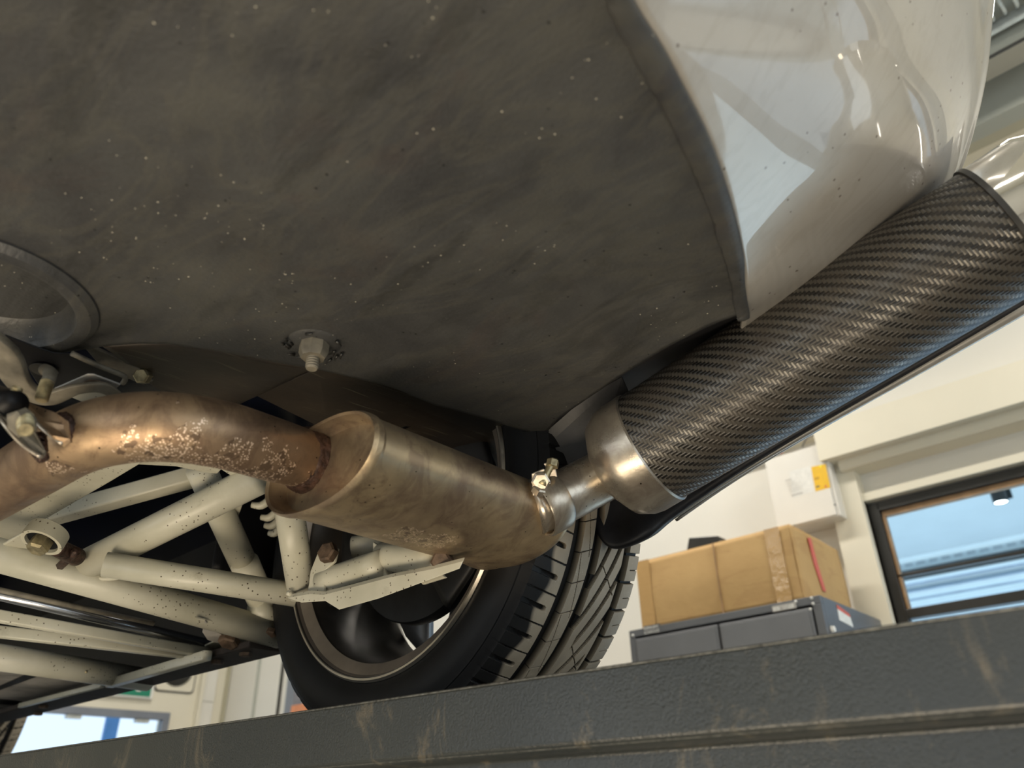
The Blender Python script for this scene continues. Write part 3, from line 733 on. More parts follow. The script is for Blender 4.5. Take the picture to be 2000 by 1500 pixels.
# forward roll of the tray and the sheet behind the silencer
G = [[U(200, 677), U(330, 672), U(440, 688), U(540, 708), U(620, 722)],
     [U(240, 705, .428), U(330, 715, .428), U(430, 735, .428), U(520, 750, .428), U(596, 728, .424)],
     [U(285, 745, .447), U(345, 765, .447), U(420, 788, .447), U(492, 776, .445), U(575, 738, .43)],
     [U(330, 772, .47), U(390, 795, .47), U(440, 800, .465), U(495, 777, .455), U(570, 742, .435)]]
nose = grid('undertray_nose', G, 'brown', car, .003, off=1)
pl = [U(500, 773, .462), U(570, 742, .452), U(622, 719, .44), U(700, 737, .44), U(850, 785, .44), U(1000, 832, .445), U(1110, 850, .455), U(1108, 905, .47), U(1062, 898, .47), U(1035, 889, .47), U(1012, 893, .47), U(985, 915, .47), U(860, 905, .47), U(640, 842, .47)]
plate('rear_bulkhead', pl, .004, 'brown', car, .001, nrm=(-.1, .1, 1))
# tray stud with nut and rubber washer
sb = U(615, 668, ZT)
w_ = lathe('mounting_washer', [(.0001, .004), (.020, .0035), (.026, .001), (.027, 0), (.0001, 0)], sb, (0, 0, -1), 'tray', tray, 40)
for k in range(16):
    a = rng.uniform(0, 2*PI); rr_ = rng.uniform(.020, .030); 
    q = sb+np.array([rr_*math.cos(a), rr_*math.sin(a), -.004])
    tube('sealant_flake', [q, q+np.array([math.cos(a+1.3)*.008, math.sin(a+1.3)*.008, -.002])], [.0018, .0006], 'black_frame', tray, n=3, seg=6)
st = stud('mounting_stud', sb+np.array([0, 0, -.003]), (sb[0], sb[1], A(607, 722, y=sb[1])[2]), .0065, 'hanger_rubber', car, .0028)
lathe('nut', [(.0001, .016), (.012, .016), (.015, .010), (.015, 0), (.0001, 0)], sb+np.array([0, 0, -.003]), (0, 0, -1), 'hanger_rubber', st, 8)
# ---- rear bumper corner in silver paint
Es = [(1165, -260), (1240, 0), (1330, 155), (1410, 335), (1450, 490), (1462, 609), (1440, 720)]
Ss = [A(1960, -260, y=.64), A(1931, 0, y=.70), A(1915, 150, y=.75), A(1880, 292, y=.80), A(1852, 352, y=.83), A(1815, 420, y=.85), A(1690, 560, y=.865)]
cols = []
BS = [1, 1, 1, .9, .7, .42, .1]; EZ = [0, 0, 0, 0, 0, .002, .045]
for e, s_, bs_, ez_ in zip(Es, Ss, BS, EZ):
    e = U(*e, z=ZT-.001+ez_) + np.array([0, -.012, .002]); pts = []
    for t_, bg in ((0, 0), (.2, .014), (.42, .028), (.64, .035), (.82, .030), (.94, .013)):
        pts.append(e*(1-t_)+s_*t_+bg*bs_*np.array([.1, .35, -.93]))
    pts.append(s_); pts.append(s_+np.array([-.012, .004, .05])); pts.append(s_+np.array([-.03, -.004, .14])); pts.append(s_+np.array([-.08, -.03, .30]))
    cols.append(pts)
G = np.array(cols).transpose(1, 0, 2)
bmp = grid('rear_bumper', G, 'silver', car, .004, nu=90, nv=70, off=1); 
# ---- side skirt beside the silencer: black inside, painted lip
lippx = [((1150, 990), .785), ((1178, 1052), .788), ((1208, 1067), .795), ((1262, 1046), .80), ((1310, 1008), .815), ((1420, 932), .835), ((1560, 846), .855), ((1760, 732), .88), ((2000, 592), .90), ((2200, 470), .92)]
lip = [A(*p, y=y_) for p, y_ in lippx]
G = [[p+np.array([0, o_, h_]) for p in lip] for o_, h_ in ((.012, .004), (0, 0), (-.002, .010), (.004, .04), (.010, .085), (.006, .13))]
sk = grid('side_skirt', G, 'skirt_black', car, .003, nu=41, nv=91, off=1)
outer = [A(*p, y=y_)+np.array([0, .012, .0]) for p, y_ in lippx[4:]]
G = [[p+np.array([0, o_, h_]) for p in outer] for o_, h_ in ((0, -.004), (.006, -.001), (.012, .01), (.03, .08), (.03, .2))]
grid('painted_lip', G, 'silver', car, .003, off=1)
tube('lip_flange', [A(*p, y=y_)+np.array([0, .006, -.0015]) for p, y_ in lippx[4:]], [.0015, .0028, .0042, .006, .0075, .008], 'silver', sk, n=60, seg=20)
# tunnel roof above the end silencer
e = [U(*p, z=ZT+.003) for p in ((1440, 606), (1420, 614), (1296, 674), (1146, 770), (1056, 845), (1000, 865))]
G = [e, [np.array([p[0], .70, .475]) for p in e], [np.array([p[0], .80, .515]) for p in e], [np.array([p[0], .90, .50]) for p in e]]
grid('silencer_tunnel', G, 'skirt_black', car, .003)
plate('arch_splash_plate', [A(*p, d=d_) for p, d_ in (((1040, 838), .97), ((1100, 800), .965), ((1215, 735), .96), ((1235, 780), .96), ((1180, 850), .96), ((1140, 925), .96), ((1090, 925), .965), ((1040, 895), .97))], .003, 'skirt_black', car, .001)
# ---- body shell above the chassis, sill, arch
box('body_shell', (-4.3, -.75, .50), (-.40, .60, .505), 'dark_navy_shell', car)
box('inner_sill', (-4.3, .725, .25), (-1.19, .735, .50), 'black_shell', car)
box('shell_side', (-4.3, .60, .50), (-1.25, .735, .505), 'dark_navy_shell', car)
box('arch_inner_wall', (-1.25, .60, .46), (-.40, .605, .80), 'black_shell', car)
G = [[(WC[0]+.36*math.cos(a), y_, WC[2]+.36*math.sin(a)) for y_ in (.60, .75, .90)] for a in np.radians([20, 50, 80, 110, 140, 165, 185])]
grid('wheel_arch_liner', G, 'black_shell', car, .003)
G = [[(x_, y_, z_) for x_ in (-4.3, -3, -2.2, -1.27)] for y_, z_ in ((.7265, .240), (.728, .26), (.735, .32), (.76, .45), (.78, .60))]
grid('outer_sill', G, 'sill_brown', car, .003)
sl = [A(-80, 1416, z=.25), A(0, 1400, z=.25)]
box('sill_edge', (-4.3, .652, .238), (-1.150, .726, .25), 'sill_brown', car, .003)
for px, py in ((85, 1378), (75, 1392), (425, 1290), (480, 1275)):
    p = A(px, py, z=.237); hexbolt('sill_bolt', p, (0, 0, -1), .010, .006, 'bolt_rust', car)
# ---- tubular chassis
def ct_(p0, z0, p1, z1, wpx, nm='chassis_tube', mat='cream', sq=False):
    a, b = A(*p0, z=z0), A(*p1, z=z1); dep = abs(np.dot((a+b)/2, R @ np.array([0, 0, -1.])))
    da = np.dot(a, R@np.array([0, 0, -1.])); db = np.dot(b, R@np.array([0, 0, -1.]))
    w = (wpx/1500*dep) if np.isscalar(wpx) else wpx[0]
    if sq: return sqtube(nm, a, b, w, mat, car)
    return tube(nm, [a, b], w/2, mat, car, n=2)
ct_((168, 1103), .315, (505, 935), .39, 62)
ct_((205, 1102), .30, (580, 1162), .275, 47)
ct_((-80, 1062), .315, (548, 1240), .262, 58)
ct_((392, 915), .43, (480, 1110), .345, 54)
ct_((478, 1100), .345, (540, 1238), .275, 52)
ct_((562, 975), .375, (590, 1160), .275, 56)
ct_((70, 1015), .40, (400, 925), .43, 34, sq=True)
ct_((500, 1180), .30, (545, 1225), .275, 40)
ct_((-80, 1190), .255, (415, 1277), .25, 20, sq=True)
ct_((-80, 1225), .25, (420, 1283), .25, 20, sq=True)
ct_((-80, 1272), .25, (290, 1328), .25, 46)
ct_((215, 1335), .237, (405, 1280), .237, 17, sq=True)
ct_((40, 1378), .237, (200, 1338), .237, 9, sq=True)
ct_((-80, 1135), .285, (300, 1218), .275, 10, nm='brake_pipe', mat='hanger_rubber')
ct_((-80, 1142), .285, (424, 1262), .27, 21, nm='alloy_pipe', mat='dull_alloy')
# gussets and sheet plates
plate('chassis_gusset', [A(*p, z=.372) for p in ((-60, 1045), (-60, 985), (120, 880), (262, 880), (275, 906), (215, 942), (90, 1014), (2, 1070))], .004, 'cream', car, .002)
plate('chassis_gusset', [A(*p, z=.395) for p in ((255, 885), (420, 890), (530, 935), (528, 968), (500, 962), (432, 918), (425, 926), (400, 924), (345, 912), (268, 908))], .004, 'cream', car, .002)
plate('chassis_gusset', [A(*p, z=.40) for p in ((415, 968), (490, 940), (460, 1025), (440, 1035))], .003, 'cream', car, .001)
plate('chassis_gusset', [A(*p, z=.318) for p in ((-5, 1069), (30, 1070), (86, 1076), (95, 1068), (80, 1040), (62, 1032), (10, 1062))], .004, 'cream', car, .0015)
plate('chassis_gusset', [A(*p, z=.262) for p in ((380, 1207), (470, 1228), (548, 1255), (520, 1258), (455, 1268), (412, 1278), (400, 1262), (425, 1250))], .003, 'cream', car, .001)
plate('chassis_gusset', [A(*p, z=.250) for p in ((190, 1316), (235, 1322), (240, 1330), (205, 1334))], .003, 'cream', car, .001)
plate('bracket_recess', [A(*p, z=.260) for p in ((400, 1212), (420, 1232), (440, 1245), (430, 1258), (405, 1250), (395, 1235))], .002, 'dirty_sheet', car, .001)
b_ = A(84, 1055, z=.30); ax_ = np.array([.15, -.35, -1.])
bs = lathe('bush_sleeve', [(.0195, .006), (.024, .006), (.0245, .0), (.024, -.012), (.0195, -.012)], b_-ax_/np.linalg.norm(ax_)*.002, ax_, 'cream', car, 40, close=True)
lathe('rubber_bush', [(.0001, .002), (.0185, .002), (.0190, -.015), (.0001, -.015)], b_-ax_/np.linalg.norm(ax_)*.002, ax_, 'black_shell', bs, 32)
hexbolt('bush_bolt', b_, ax_, .0125, .016, 'bolt_zinc', car)
# rusty joint
tube('threaded_joint', [A(108, 1068, z=.312), A(150, 1088, z=.315)], [.011, .012], 'weld_bead', car, n=9)
tube('joint_nut', [A(118, 1105, z=.304), A(150, 1076, z=.312)], .006, 'weld_bead', car, n=5, seg=6)
for (p0, p1, z) in (((180, 1128), (238, 1126), .298), ((562, 1158), (598, 1168), .268)):
    tube('weld_seam', [A(*p0, z=z), A((p0[0]+p1[0])/2+3, (p0[1]+p1[1])/2+3, z=z-.001), A(*p1, z=z)], .0035, 'cream', car, n=9, seg=10)
hexbolt('chassis_bolt', A(450, 1247, z=.256), (.2, -.4, -1), .017, .012, 'bolt_rust', car)
hexbolt('chassis_bolt', A(530, 1232, z=.262), (.2, -.4, -1), .010, .008, 'bolt_rust', car)
tube('cable_clip', [A(168, 1312, z=.244), A(172, 1325, z=.242), A(186, 1330, z=.242), A(196, 1318, z=.244)], .0025, 'bolt_zinc', car, n=13, seg=8)
hexbolt('chassis_bolt', A(184, 1325, z=.243), (0, 0, -1), .007, .007, 'bolt_rust', car)
# floor sheet and its slots
plate('floor_sheet', [A(*p, z=.262) for p in ((-120, 1280), (0, 1288), (180, 1316), (168, 1335), (60, 1368), (-120, 1420))], .003, 'dirty_sheet', car, .001)
plate('floor_slot', [A(*p, z=.2605) for p in ((-40, 1352), (0, 1340), (70, 1309), (84, 1310), (82, 1318), (0, 1348), (-40, 1365))], .001, 'black_shell', car, 0)
plate('floor_slot', [A(*p, z=.2605) for p in ((8, 1294), (34, 1294), (36, 1299), (12, 1300))], .001, 'black_shell', car, 0)
plate('floor_slot', [A(*p, z=.2605) for p in ((-40, 1362), (0, 1366), (44, 1371), (40, 1378), (0, 1376), (-40, 1374))], .001, 'black_shell', car, 0)
# white spring coils right of the upper node
for k, (px, py, w_) in enumerate(((505, 982, 26), (521, 1006, 22), (527, 1022, 20), (533, 1037, 16))):
    a = A(px-w_*.5, py+4, z=.40); b2 = A(px+w_, py-9, z=.41)
    tube('spring_coil', [a, (a+b2)/2+np.array([0, 0, -.006]), b2], [.0045, .006, .006], 'cream', car, n=9, seg=12)
# ---- exhaust pipe
PZ = [((-140, 1030), .305), ((-40, 975), .303), ((60, 915), .30), ((150, 862), .30), ((235, 838), .302), ((330, 834), .305), ((430, 848), .31), ((540, 880), .318), ((648, 912), .328)]
pc = [A(*p, z=z) for p, z in PZ]
pipe = tube('exhaust_pipe', pc, [.0305]*3+[.031]*5+[.029], 'rusted_pipe_steel', car, n=80, seg=40)
# ---- middle silencer: oval can along the car's width
MA = np.array([-.6015, .39, .302]); MD = np.array([0., 1, 0.]); ML = .280
oval = []
for a in np.linspace(0, 2*PI, 56, endpoint=False):
    c_, s_ = math.cos(a), math.sin(a); oval.append((.0895*math.copysign(abs(c_)**.92, c_), .0455*math.copysign(abs(s_)**.92, s_)))
def ovring(k, h): return [MA+MD*h+np.array([a*k, 0, b2*k2]) for a, b2 in oval for k2 in (k,)]
def ovloft(name, prof, mat, parent, capends=True):
    V = []; n = len(oval)
    for (ka, kb, h) in prof: V += [MA+MD*h+np.array([a*ka, 0, b2*kb]) for a, b2 in oval]
    Fc = [(i*n+j, i*n+(j+1) % n, (i+1)*n+(j+1) % n, (i+1)*n+j) for i in range(len(prof)-1) for j in range(n)]
    if capends: Fc += [tuple(range(n))[::-1], tuple((len(prof)-1)*n+j for j in range(n))]
    o = link(name, V, Fc, mat, parent, True); fixn(o); sharp(o, 28); return o
mid = ovloft('middle_silencer', [(.90, .85, .016), (.93, .90, .012), (.96, .955, -.002), (1., 1., -.004), (1.025, 1.04, 0), (1.025, 1.04, .006), (1., 1., .010), (1., 1., ML-.012), (1.02, 1.03, ML-.008), (1.02, 1.03, ML-.002), (1., 1., ML+.002), (.9, .85, ML+.010)], 'brushed_silencer_steel', car)
pe = pc[-1]; pd = (pc[-1]-pc[-2]); pd /= np.linalg.norm(pd)
# weld collar where the pipe enters
n_ = 60; V = []
pe = pe+pd*((.398-pe[1])/pd[1])
ww = tube('weld_bead', [pe-pd*.014, pe-pd*.006, pe+pd*.003, pe+pd*.012], [.0285, .0320, .0345, .0365], 'weld_bead', mid, n=12, seg=60)
for v_ in ww.data.vertices: v_.co = Vector(v_.co)+Vector(rng.normal(0, .0007, 3))
# ---- end silencer
SA = np.array([-.470, .698, .346]); SDv = np.array([.955, .09, .280]); SDv /= np.linalg.norm(SDv)
fw = R @ np.array([0, 0, -1.]); dS = SA.dot(fw)
RS = .0668; LS = .462
E1 = np.cross(SDv, (0, 0, 1.)); E1 /= np.linalg.norm(E1)
cbn = tube('end_silencer', [SA+SDv*.028, SA+SDv*LS], RS, 'carbon', car, n=40, seg=96, uvscale=.0035, cap=False)
lathe('end_cap', [(.0001, -.008), (.030, -.008), (.040, -.004), (.060, .008), (RS+.0005, .022), (RS+.0022, .032), (RS+.0022, .058), (RS+.0006, .060), (RS-.002, .060)], SA, SDv, 'bare_steel', cbn, 96)
lathe('tail_band', [(RS-.002, LS-.004), (RS+.0025, LS-.004), (RS+.0025, LS+.001), (RS-.002, LS+.001)], SA, SDv, 'black_frame', cbn, 96)
lathe('tail_tip', [(RS-.004, LS), (RS+.001, LS+.001), (RS+.0012, LS+.045), (RS-.006, LS+.062), (.055, LS+.085), (.050, LS+.10), (.050, LS+.20), (.054, LS+.205), (.046, LS+.205), (.045, LS+.08), (.0001, LS+.08)], SA, SDv, 'polished_tip', cbn, 96)
# link pipe, clamp
LA = MA+MD*ML; lp0 = np.array([-.520, .628, .297]); lp1 = SA-SDv*.004
# short neck between the cans
d_ = lp1-lp0
link_ = tube('link_pipe', [lp0+np.array([-.008, -.004, .0]), lp0+d_*.3, lp0+d_*.7, lp1+SDv*.004], .0300, 'bare_steel', car, n=24, seg=48)
def along(s): return lp0+d_*s
dn = d_/np.linalg.norm(d_)
bc = lathe('band_clamp', [(.0302, -.013), (.0325, -.014), (.0340, -.011), (.0340, .011), (.0325, .014), (.0302, .013)], along(.10), dn, 'bare_steel', car, 64, close=True)
plate('clamp_ear', [A(*p, d=.838) for p in ((1038, 925), (1062, 915), (1072, 930), (1080, 958), (1086, 985), (1072, 990), (1055, 975), (1040, 968))], .002, 'bare_steel', bc, .001)
plate('clamp_ear', [A(*p, d=.848) for p in ((1062, 905), (1082, 900), (1088, 925), (1092, 950), (1080, 950), (1070, 925))], .002, 'bare_steel', bc, .001)
tube('clamp_screw', [A(1058, 948, d=.832), A(1068, 925, d=.838), A(1080, 902, d=.845)], [.0052, .0042, .0042], 'bolt_zinc', bc, n=7, seg=14)
hexbolt('clamp_nut', A(1050, 962, d=.836), (A(1058, 948, d=.832)-A(1050, 962, d=.836)), .0085, .008, 'bare_steel', bc)
hexbolt('clamp_nut', A(1056, 940, d=.836), R@np.array([0, 0, 1.]), .0105, .006, 'bare_steel', bc)
hexbolt('clamp_nut', A(1078, 912, d=.842), (A(1080, 902, d=.845)-A(1078, 912, d=.842)), .0070, .009, 'bolt_zinc', bc)
# ---- hanger hardware at the left edge
HM = 'hanger_rubber'
tube('hanger_strap', [A(*p, z=z) for p, z in (((-30, 655), .37), ((10, 690), .365), ((32, 740), .36), ((62, 768), .357), ((98, 776), .355), ((150, 760), .36), ((200, 757), .365), ((232, 775), .37))], [.0125, .0125, .012, .0115, .009, .006, .006, .005], HM, car, n=50, ring=[(a*1.0, b2*.35) for a, b2 in SQ])
plate('heat_shield', [A(*p, z=.405) for p in ((8, 655), (60, 675), (105, 690), (150, 693), (185, 710), (243, 736), (243, 746), (235, 752), (165, 733), (110, 765), (85, 768), (60, 730), (35, 680))], .002, 'black_shell', car, .001)
tube('heat_shield_edge', [A(*p, z=.403) for p in ((140, 690), (190, 713), (240, 733), (244, 742), (240, 748))], .0028, HM, car, n=17, seg=10)
lb = plate('hanger_bracket', [A(*p, z=.375) for p in ((105, 760), (170, 732), (182, 732), (236, 752), (212, 772), (180, 768), (140, 760), (108, 764))], .002, 'dirty_sheet', car, .001)
plate('hanger_bracket', [A(*p, z=.374) for p in ((108, 764), (150, 755), (215, 774), (225, 772), (200, 786), (172, 790))], .002, 'cream', car, .001)
lathe('slot_hole', [(.0001, .001), (.012, .001), (.012, 0), (.0001, 0)], A(190, 753, z=.374), (.0, .0, -1), 'bolt_rust', lb, 24)
ub = stud('u_bolt', A(93, 745, z=.345), A(80, 782, z=.325), .0058, 'bolt_zinc', car, .0018)
tube('bolt_bend', [A(88, 722, z=.372), A(97, 728, z=.358), A(96, 740, z=.348), A(92, 748, z=.344)], .0056, HM, ub, n=12)
lathe('bolt_hole', [(.0001, .001), (.013, .001), (.013, 0), (.0001, 0)], A(86, 722, z=.402), (0, 0, -1), 'black_frame', ub, 24)
f1_ = plate('pipe_flange', [A(*p, z=z) for p, z in (((35, 770), .33), ((66, 790), .315), ((110, 805), .30), ((133, 822), .285), ((136, 858), .27), ((122, 868), .268), ((100, 850), .273), ((62, 812), .295), ((40, 782), .32))], .004, 'rusted_pipe_steel', car, .001)
tube('flange_edge', [A(*p, z=z) for p, z in (((30, 770), .325), ((48, 795), .304), ((80, 835), .282), ((122, 867), .268))], .0017, 'bare_steel', f1_, n=20, seg=8)
f2_ = plate('pipe_flange', [A(*p, z=z) for p, z in (((-30, 795), .31), ((40, 800), .30), ((62, 835), .28), ((88, 880), .262), ((78, 893), .258), ((40, 865), .268), ((5, 815), .29), ((-10, 800), .305))], .004, 'hanger_rubber', car, .001)
tube('flange_edge', [A(*p, z=z) for p, z in (((-10, 795), .30), ((8, 828), .28), ((42, 867), .266), ((80, 893), .257))], .0017, 'bare_steel', f2_, n=20, seg=8)
stud('flange_stud', A(50, 815, z=.28), A(50, 840, z=.262), .0062, 'bolt_zinc', f2_, .0018)
hexbolt('flange_nut', A(52, 822, z=.278), (.2, -.7, -.7), .0115, .010, HM, f2_)
stud('flange_stud', A(16, 790, z=.30), A(36, 756, z=.315), .0045, 'bolt_zinc', f1_, .0018)
tube('flange_spacer', [A(-30, 770, z=.32), A(30, 790, z=.30)], .011, 'black_shell', f1_, n=5)
for q_ in (((118, 812, .655), (134, 832, .650), (136, 862, .650)), ((78, 848, .645), (74, 872, .64), (86, 900, .638))):
    wb = tube('weld_bead', [A(q_[0][0], q_[0][1], d=q_[0][2]), A(q_[1][0], q_[1][1], d=q_[1][2]), A(q_[2][0], q_[2][1], d=q_[2][2])], [.005, .0075, .004], 'weld_bead', pipe, n=30, seg=24)
    for v_ in wb.data.vertices: v_.co = Vector(v_.co)+Vector(rng.normal(0, .0005, 3))
for nm_, zz in (('shell_bolt', .43),):
    hexbolt(nm_, A(283, 735, z=zz), (.6, -.6, -.4), .009, .012, 'bolt_zinc', car)
plate('trunk_strut', [A(*p, z=.43) for p in ((165, 680), (178, 678), (270, 720), (300, 745), (280, 752), (200, 720))], .004, 'hanger_rubber', car, .001)
# ---- hub carrier and lower wishbone end
def hy(*p, y=.60): return A(*p, y=y)
plate('hub_bracket', [hy(*p, y=.585) for p in ((600, 1160), (606, 1115), (622, 1075), (640, 1062), (658, 1072), (652, 1098), (634, 1115), (632, 1160))], .005, 'cream', car, .0015, nrm=(0, 1, .2))
hb = plate('hub_bracket', [hy(*p, y=.575) for p in ((560, 1168), (605, 1160), (632, 1162), (760, 1128), (842, 1112), (905, 1096), (897, 1112), (740, 1170), (662, 1192), (635, 1175), (590, 1178))], .006, 'cream', car, .0015, nrm=(0, .6, 1))
plate('hub_bracket', [hy(*p, y=.60) for p in ((728, 1058), (745, 1070), (752, 1115), (760, 1132), (735, 1140), (728, 1100))], .004, 'cream', car, .001, nrm=(0, 1, .1))
plate('hub_bracket', [hy(*p, y=.60) for p in ((795, 1112), (845, 1105), (870, 1128), (825, 1142))], .004, 'cream', car, .001, nrm=(0, 1, .1))
tube('wishbone_sleeve', [hy(632, 1137, y=.60), hy(750, 1098, y=.60)], .0175, 'cream', car, n=6)
tube('wishbone_sleeve', [hy(748, 1088, y=.61), hy(860, 1092, y=.61)], .0185, 'cream', car, n=6)
tube('stub_axle', [hy(690, 1070, y=.63), hy(760, 1060, y=.66)], .016, 'cream', car, n=4)
hexbolt('wishbone_nut', hy(866, 1096, y=.59), (.5, -.8, -.3), .013, .012, 'bolt_rust', car)
hexbolt('wishbone_nut', hy(645, 1082, y=.58), (.3, -.9, .1), .014, .012, 'bolt_rust', car)
tube('damper_rod', [hy(740, 1030, y=.64), hy(800, 1085, y=.62)], .010, 'hanger_rubber', car, n=4)

# ---- wheels
TW = .215; ARC = True
prof0 = [(.229, .006), (.236, -.002), (.252, -.010), (.270, -.012), (.284, -.008), (.290, -.004), (.2915, -.0035), (.2922, -.0018), (.2935, -.0012), (.299, .004)]
prof1 = [(.292, .209), (.283, .215), (.265, .219), (.245, .214), (.230, .204)]
def tread_r(q): # crown radius
    u = (q-.105)/.105; return .3105-.0035*u*u-.0055*abs(u)**6
def tyre(name, c, nth, nq):
    qs = np.linspace(.006, .207, nq); na = int(nth*.86)
    th = np.concatenate([np.linspace(math.radians(-115), math.radians(45), na, endpoint=False), np.linspace(math.radians(45), math.radians(245), nth-na, endpoint=False)])
    Q, TH = np.meshgrid(qs, th); s = TH*RT
    r = tread_r(Q); dep = np.zeros_like(Q); 
    def G_(mask, d): np.maximum(dep, np.where(mask, d, 0), out=dep)
    G_((Q > .055) & (Q < .074), .010); G_((Q > .095) & (Q < .111), .010); G_((Q > .163) & (Q < .177), .010)
    P_ = 2*PI*RT/50
    ph = np.mod(s+.10*(Q-.05), P_)
    G_((ph < .0065) & (Q < .047-.3*np.maximum(0, np.abs(ph-.00325)-.0015)*6), .006*np.clip((Q-.004)/.02, .15, 1))
    G_((np.abs(ph-P_*.56) < .0011) & (Q < .058), .003*np.clip(Q/.02, .1, 1))
    P2 = 2*PI*RT/36
    sk_ = s-2.5*(Q-.108)
    ph = np.mod(sk_, P2*1.0)
    third = np.mod(np.floor(sk_/P2), 3)
    qlim0 = np.where(third == 0, .108, np.where(third == 1, .122, .108)); qlim1 = np.where(third == 2, .158, .170)
    G_((ph < .019) & (Q > qlim0) & (Q < qlim1), .0065)
    ph = np.mod(s+.9*(Q-.108), P2*2); G_((ph < .0016) & (Q > .122) & (Q < .160), .003)
    ph = np.mod(s-.4*(Q-.07), P_*1.0); G_((ph < .0013) & (Q > .071) & (Q < .097), .0025)
    ph = np.mod(s+5*(Q-.084), P_*2); G_((ph < .004) & (np.abs(Q-.084) < .008), .002)
    ph = np.mod(s-.15*Q+.01, P_*.98); G_((ph < .004) & (Q > .176), .006); 
    ph = np.mod(s-.15*Q+.03, P_*.98); G_((ph < .0012) & (Q > .186), .0025)
    worn = np.clip((Q-.030+.004*np.sin(s*90))/.006, 0, 1)*(dep < .001)
    r2 = r-dep
    cols_r = [np.full(nth, p[0]) for p in prof0]+[r2[:, k] for k in range(nq)]+[np.full(nth, p[0]) for p in prof1]
    cols_q = [np.full(nth, p[1]) for p in prof0]+[Q[:, k] for k in range(nq)]+[np.full(nth, p[1]) for p in prof1]
    wn = [np.zeros(nth)]*len(prof0)+[worn[:, k] for k in range(nq)]+[np.zeros(nth)]*len(prof1)
    Rr = np.stack(cols_r, 1); Qq = np.stack(cols_q, 1); Wn = np.stack(wn, 1); nc = Rr.shape[1]
    T2 = th[:, None]
    V = np.stack([c[0]+Rr*np.cos(T2), c[1]+Qq, c[2]+Rr*np.sin(T2)], -1).reshape(-1, 3)
    i = np.arange(nth)[:, None]; j = np.arange(nc-1)[None, :]; i2 = (i+1) % nth
    Fq = np.stack([i*nc+j, i2*nc+j, i2*nc+j+1, i*nc+j+1], -1).reshape(-1, 4)
    me = bpy.data.meshes.new(name); me.vertices.add(len(V)); me.vertices.foreach_set('co', V.ravel().astype(np.float32))
    me.loops.add(Fq.size); me.loops.foreach_set('vertex_index', Fq.ravel().astype(np.int32))
    me.polygons.add(len(Fq)); me.polygons.foreach_set('loop_start', np.arange(0, Fq.size, 4, dtype=np.int32))
    me.materials.append(M['rubber']); me.materials.append(M['tread'])
    mi = np.zeros((nth, nc-1), np.int32); mi[:, len(prof0):len(prof0)+nq] = 1; me.polygons.foreach_set('material_index', mi.ravel())
    me.update(calc_edges=True); me.validate()
    at_ = me.attributes.new('worn', 'FLOAT', 'POINT'); at_.data.foreach_set('value', Wn.ravel().astype(np.float32))
    me.shade_smooth(); me.set_sharp_from_angle(angle=math.radians(40))
    o = bpy.data.objects.new(name, me); COL.objects.link(o); adopt(o, car); return o
ty = tyre('tyre', WC, 1800, 280)

fx = A(36, 1430, y=.90)[0]-.27
FWC = np.array([fx, .70, .392])
tyre('tyre', FWC, 400, 60)
def rim(c, detail=True):
    o = lathe('wheel_rim', [(.2365, .006), (.2365, -.003), (.234, -.006), (.2305, -.006), (.2295, -.002), (.2285, .003), (.2135, .012), (.2105, .016), (.2045, .040), (.2005, .10), (.205, .17), (.225, .200), (.232, .205), (.234, .204)], c, (0, 1, 0), 'rim_well', car, 128)
    lathe('rim_flange', [(.2300, -.003), (.2278, .0022), (.2130, .0112), (.2115, .0102), (.2270, .0008), (.2290, -.004)], c, (0, 1, 0), 'rim_barrel', o, 128, close=True)
    lathe('rim_lip', [(.2367, .002), (.2372, -.0035), (.2345, -.0068), (.2318, -.0066), (.2305, -.003), (.231, .001)], c, (0, 1, 0), 'rim_lip', o, 128, close=True)
    lathe('wheel_hub', [(.0001, .150), (.065, .150), (.075, .160), (.075, .185), (.0001, .19)], c, (0, 1, 0), 'rim_face', o, 48)
    for k in range(5):
        a0 = k*2*PI/5+1.05
        V = []; prof = [(.06, .34, .155), (.10, .36, .158), (.15, .44, .165), (.185, .52, .176), (.206, .56, .18)]
        for r_, hw, yy in prof:
            for s_ in (-1, -.5, 0, .5, 1):
                a = a0+s_*hw; V.append((c[0]+r_*math.cos(a), c[1]+yy-.006*(1-abs(s_)), c[2]+r_*math.sin(a)))
        Fc = [(i*5+j, i*5+j+1, (i+1)*5+j+1, (i+1)*5+j) for i in range(4) for j in range(4)]
        sp_ = link('spoke', V, Fc, 'rim_face', o, True); fixn(sp_); solid(sp_, .018, 1)
    return o
rm = rim(WC); rim(FWC, False)
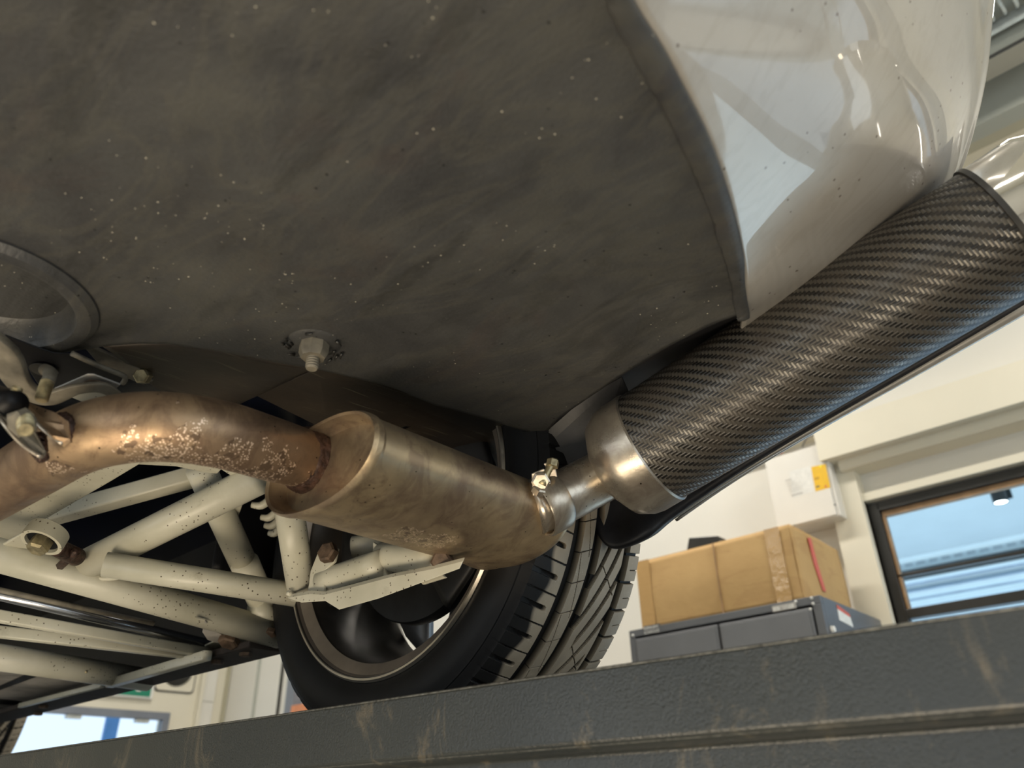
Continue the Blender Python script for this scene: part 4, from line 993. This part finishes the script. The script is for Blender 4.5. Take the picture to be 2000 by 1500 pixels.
bd_ = lathe('brake_disc', [(.06, .060), (.150, .060), (.152, .063), (.152, .080), (.150, .083), (.06, .083), (.055, .10), (.0001, .10), (.0001, .055), (.05, .055)], WC, (0, 1, 0), 'brake_dark', car, 96)
cal = []
for (r_, yy) in ((.10, .035), (.165, .035), (.165, .11), (.10, .11)):
    pass
G = [[(WC[0]+r_*math.cos(a), WC[1]+yy, WC[2]+r_*math.sin(a)) for a in np.radians([150, 165, 180, 195, 205])] for r_, yy in ((.09, .05), (.10, .035), (.155, .035), (.172, .06), (.172, .11))]
grid('brake_caliper', G, 'brake_dark', car, .006)
G = [[(WC[0]+r_*math.cos(a), WC[1]+yy, WC[2]+r_*math.sin(a)) for a in np.radians([-60, -30, 0, 30, 60])] for r_, yy in ((.08, .03), (.12, .032), (.165, .036), (.175, .045))]
grid('brake_backplate', G, 'brake_dark', car, .003)
a = math.radians(197)
for kk in range(2):
    a = math.radians(199+kk*7); p = WC+np.array([.1995*math.cos(a), .052, .1995*math.sin(a)])
    o = tube('balance_weight', [p+np.array([0, -.012, 0]), p+np.array([0, .012, 0])], .0075, 'dull_alloy', rm, ring=[(x_*.5, y_) for x_, y_ in SQ], n=2)
# raised lettering on the tyre wall
cu = bpy.data.curves.new('t', 'FONT'); cu.body = 'Technolo'; cu.size = .022; cu.extrude = .0; cu.offset = .0002; cu.space_character = 1.15
to = bpy.data.objects.new('t', cu); COL.objects.link(to)
bpy.context.view_layer.update()
me = bpy.data.meshes.new_from_object(to.evaluated_get(bpy.context.evaluated_depsgraph_get()))
bpy.data.objects.remove(to)
prq = np.array(prof0)
for v_ in me.vertices:
    x_, y_ = v_.co.x, v_.co.y
    a = math.radians(-8)-x_/.27; r_ = .262+y_   # reads along the wall
    yy = np.interp(r_, prq[:, 0], prq[:, 1])
    v_.co = (WC[0]+r_*math.cos(a), WC[1]+yy-.0016, WC[2]+r_*math.sin(a))
me.materials.append(M['rubber']); lo = bpy.data.objects.new('tyre_lettering', me); COL.objects.link(lo); lo.parent = ty; solid(lo, .0014, 0)
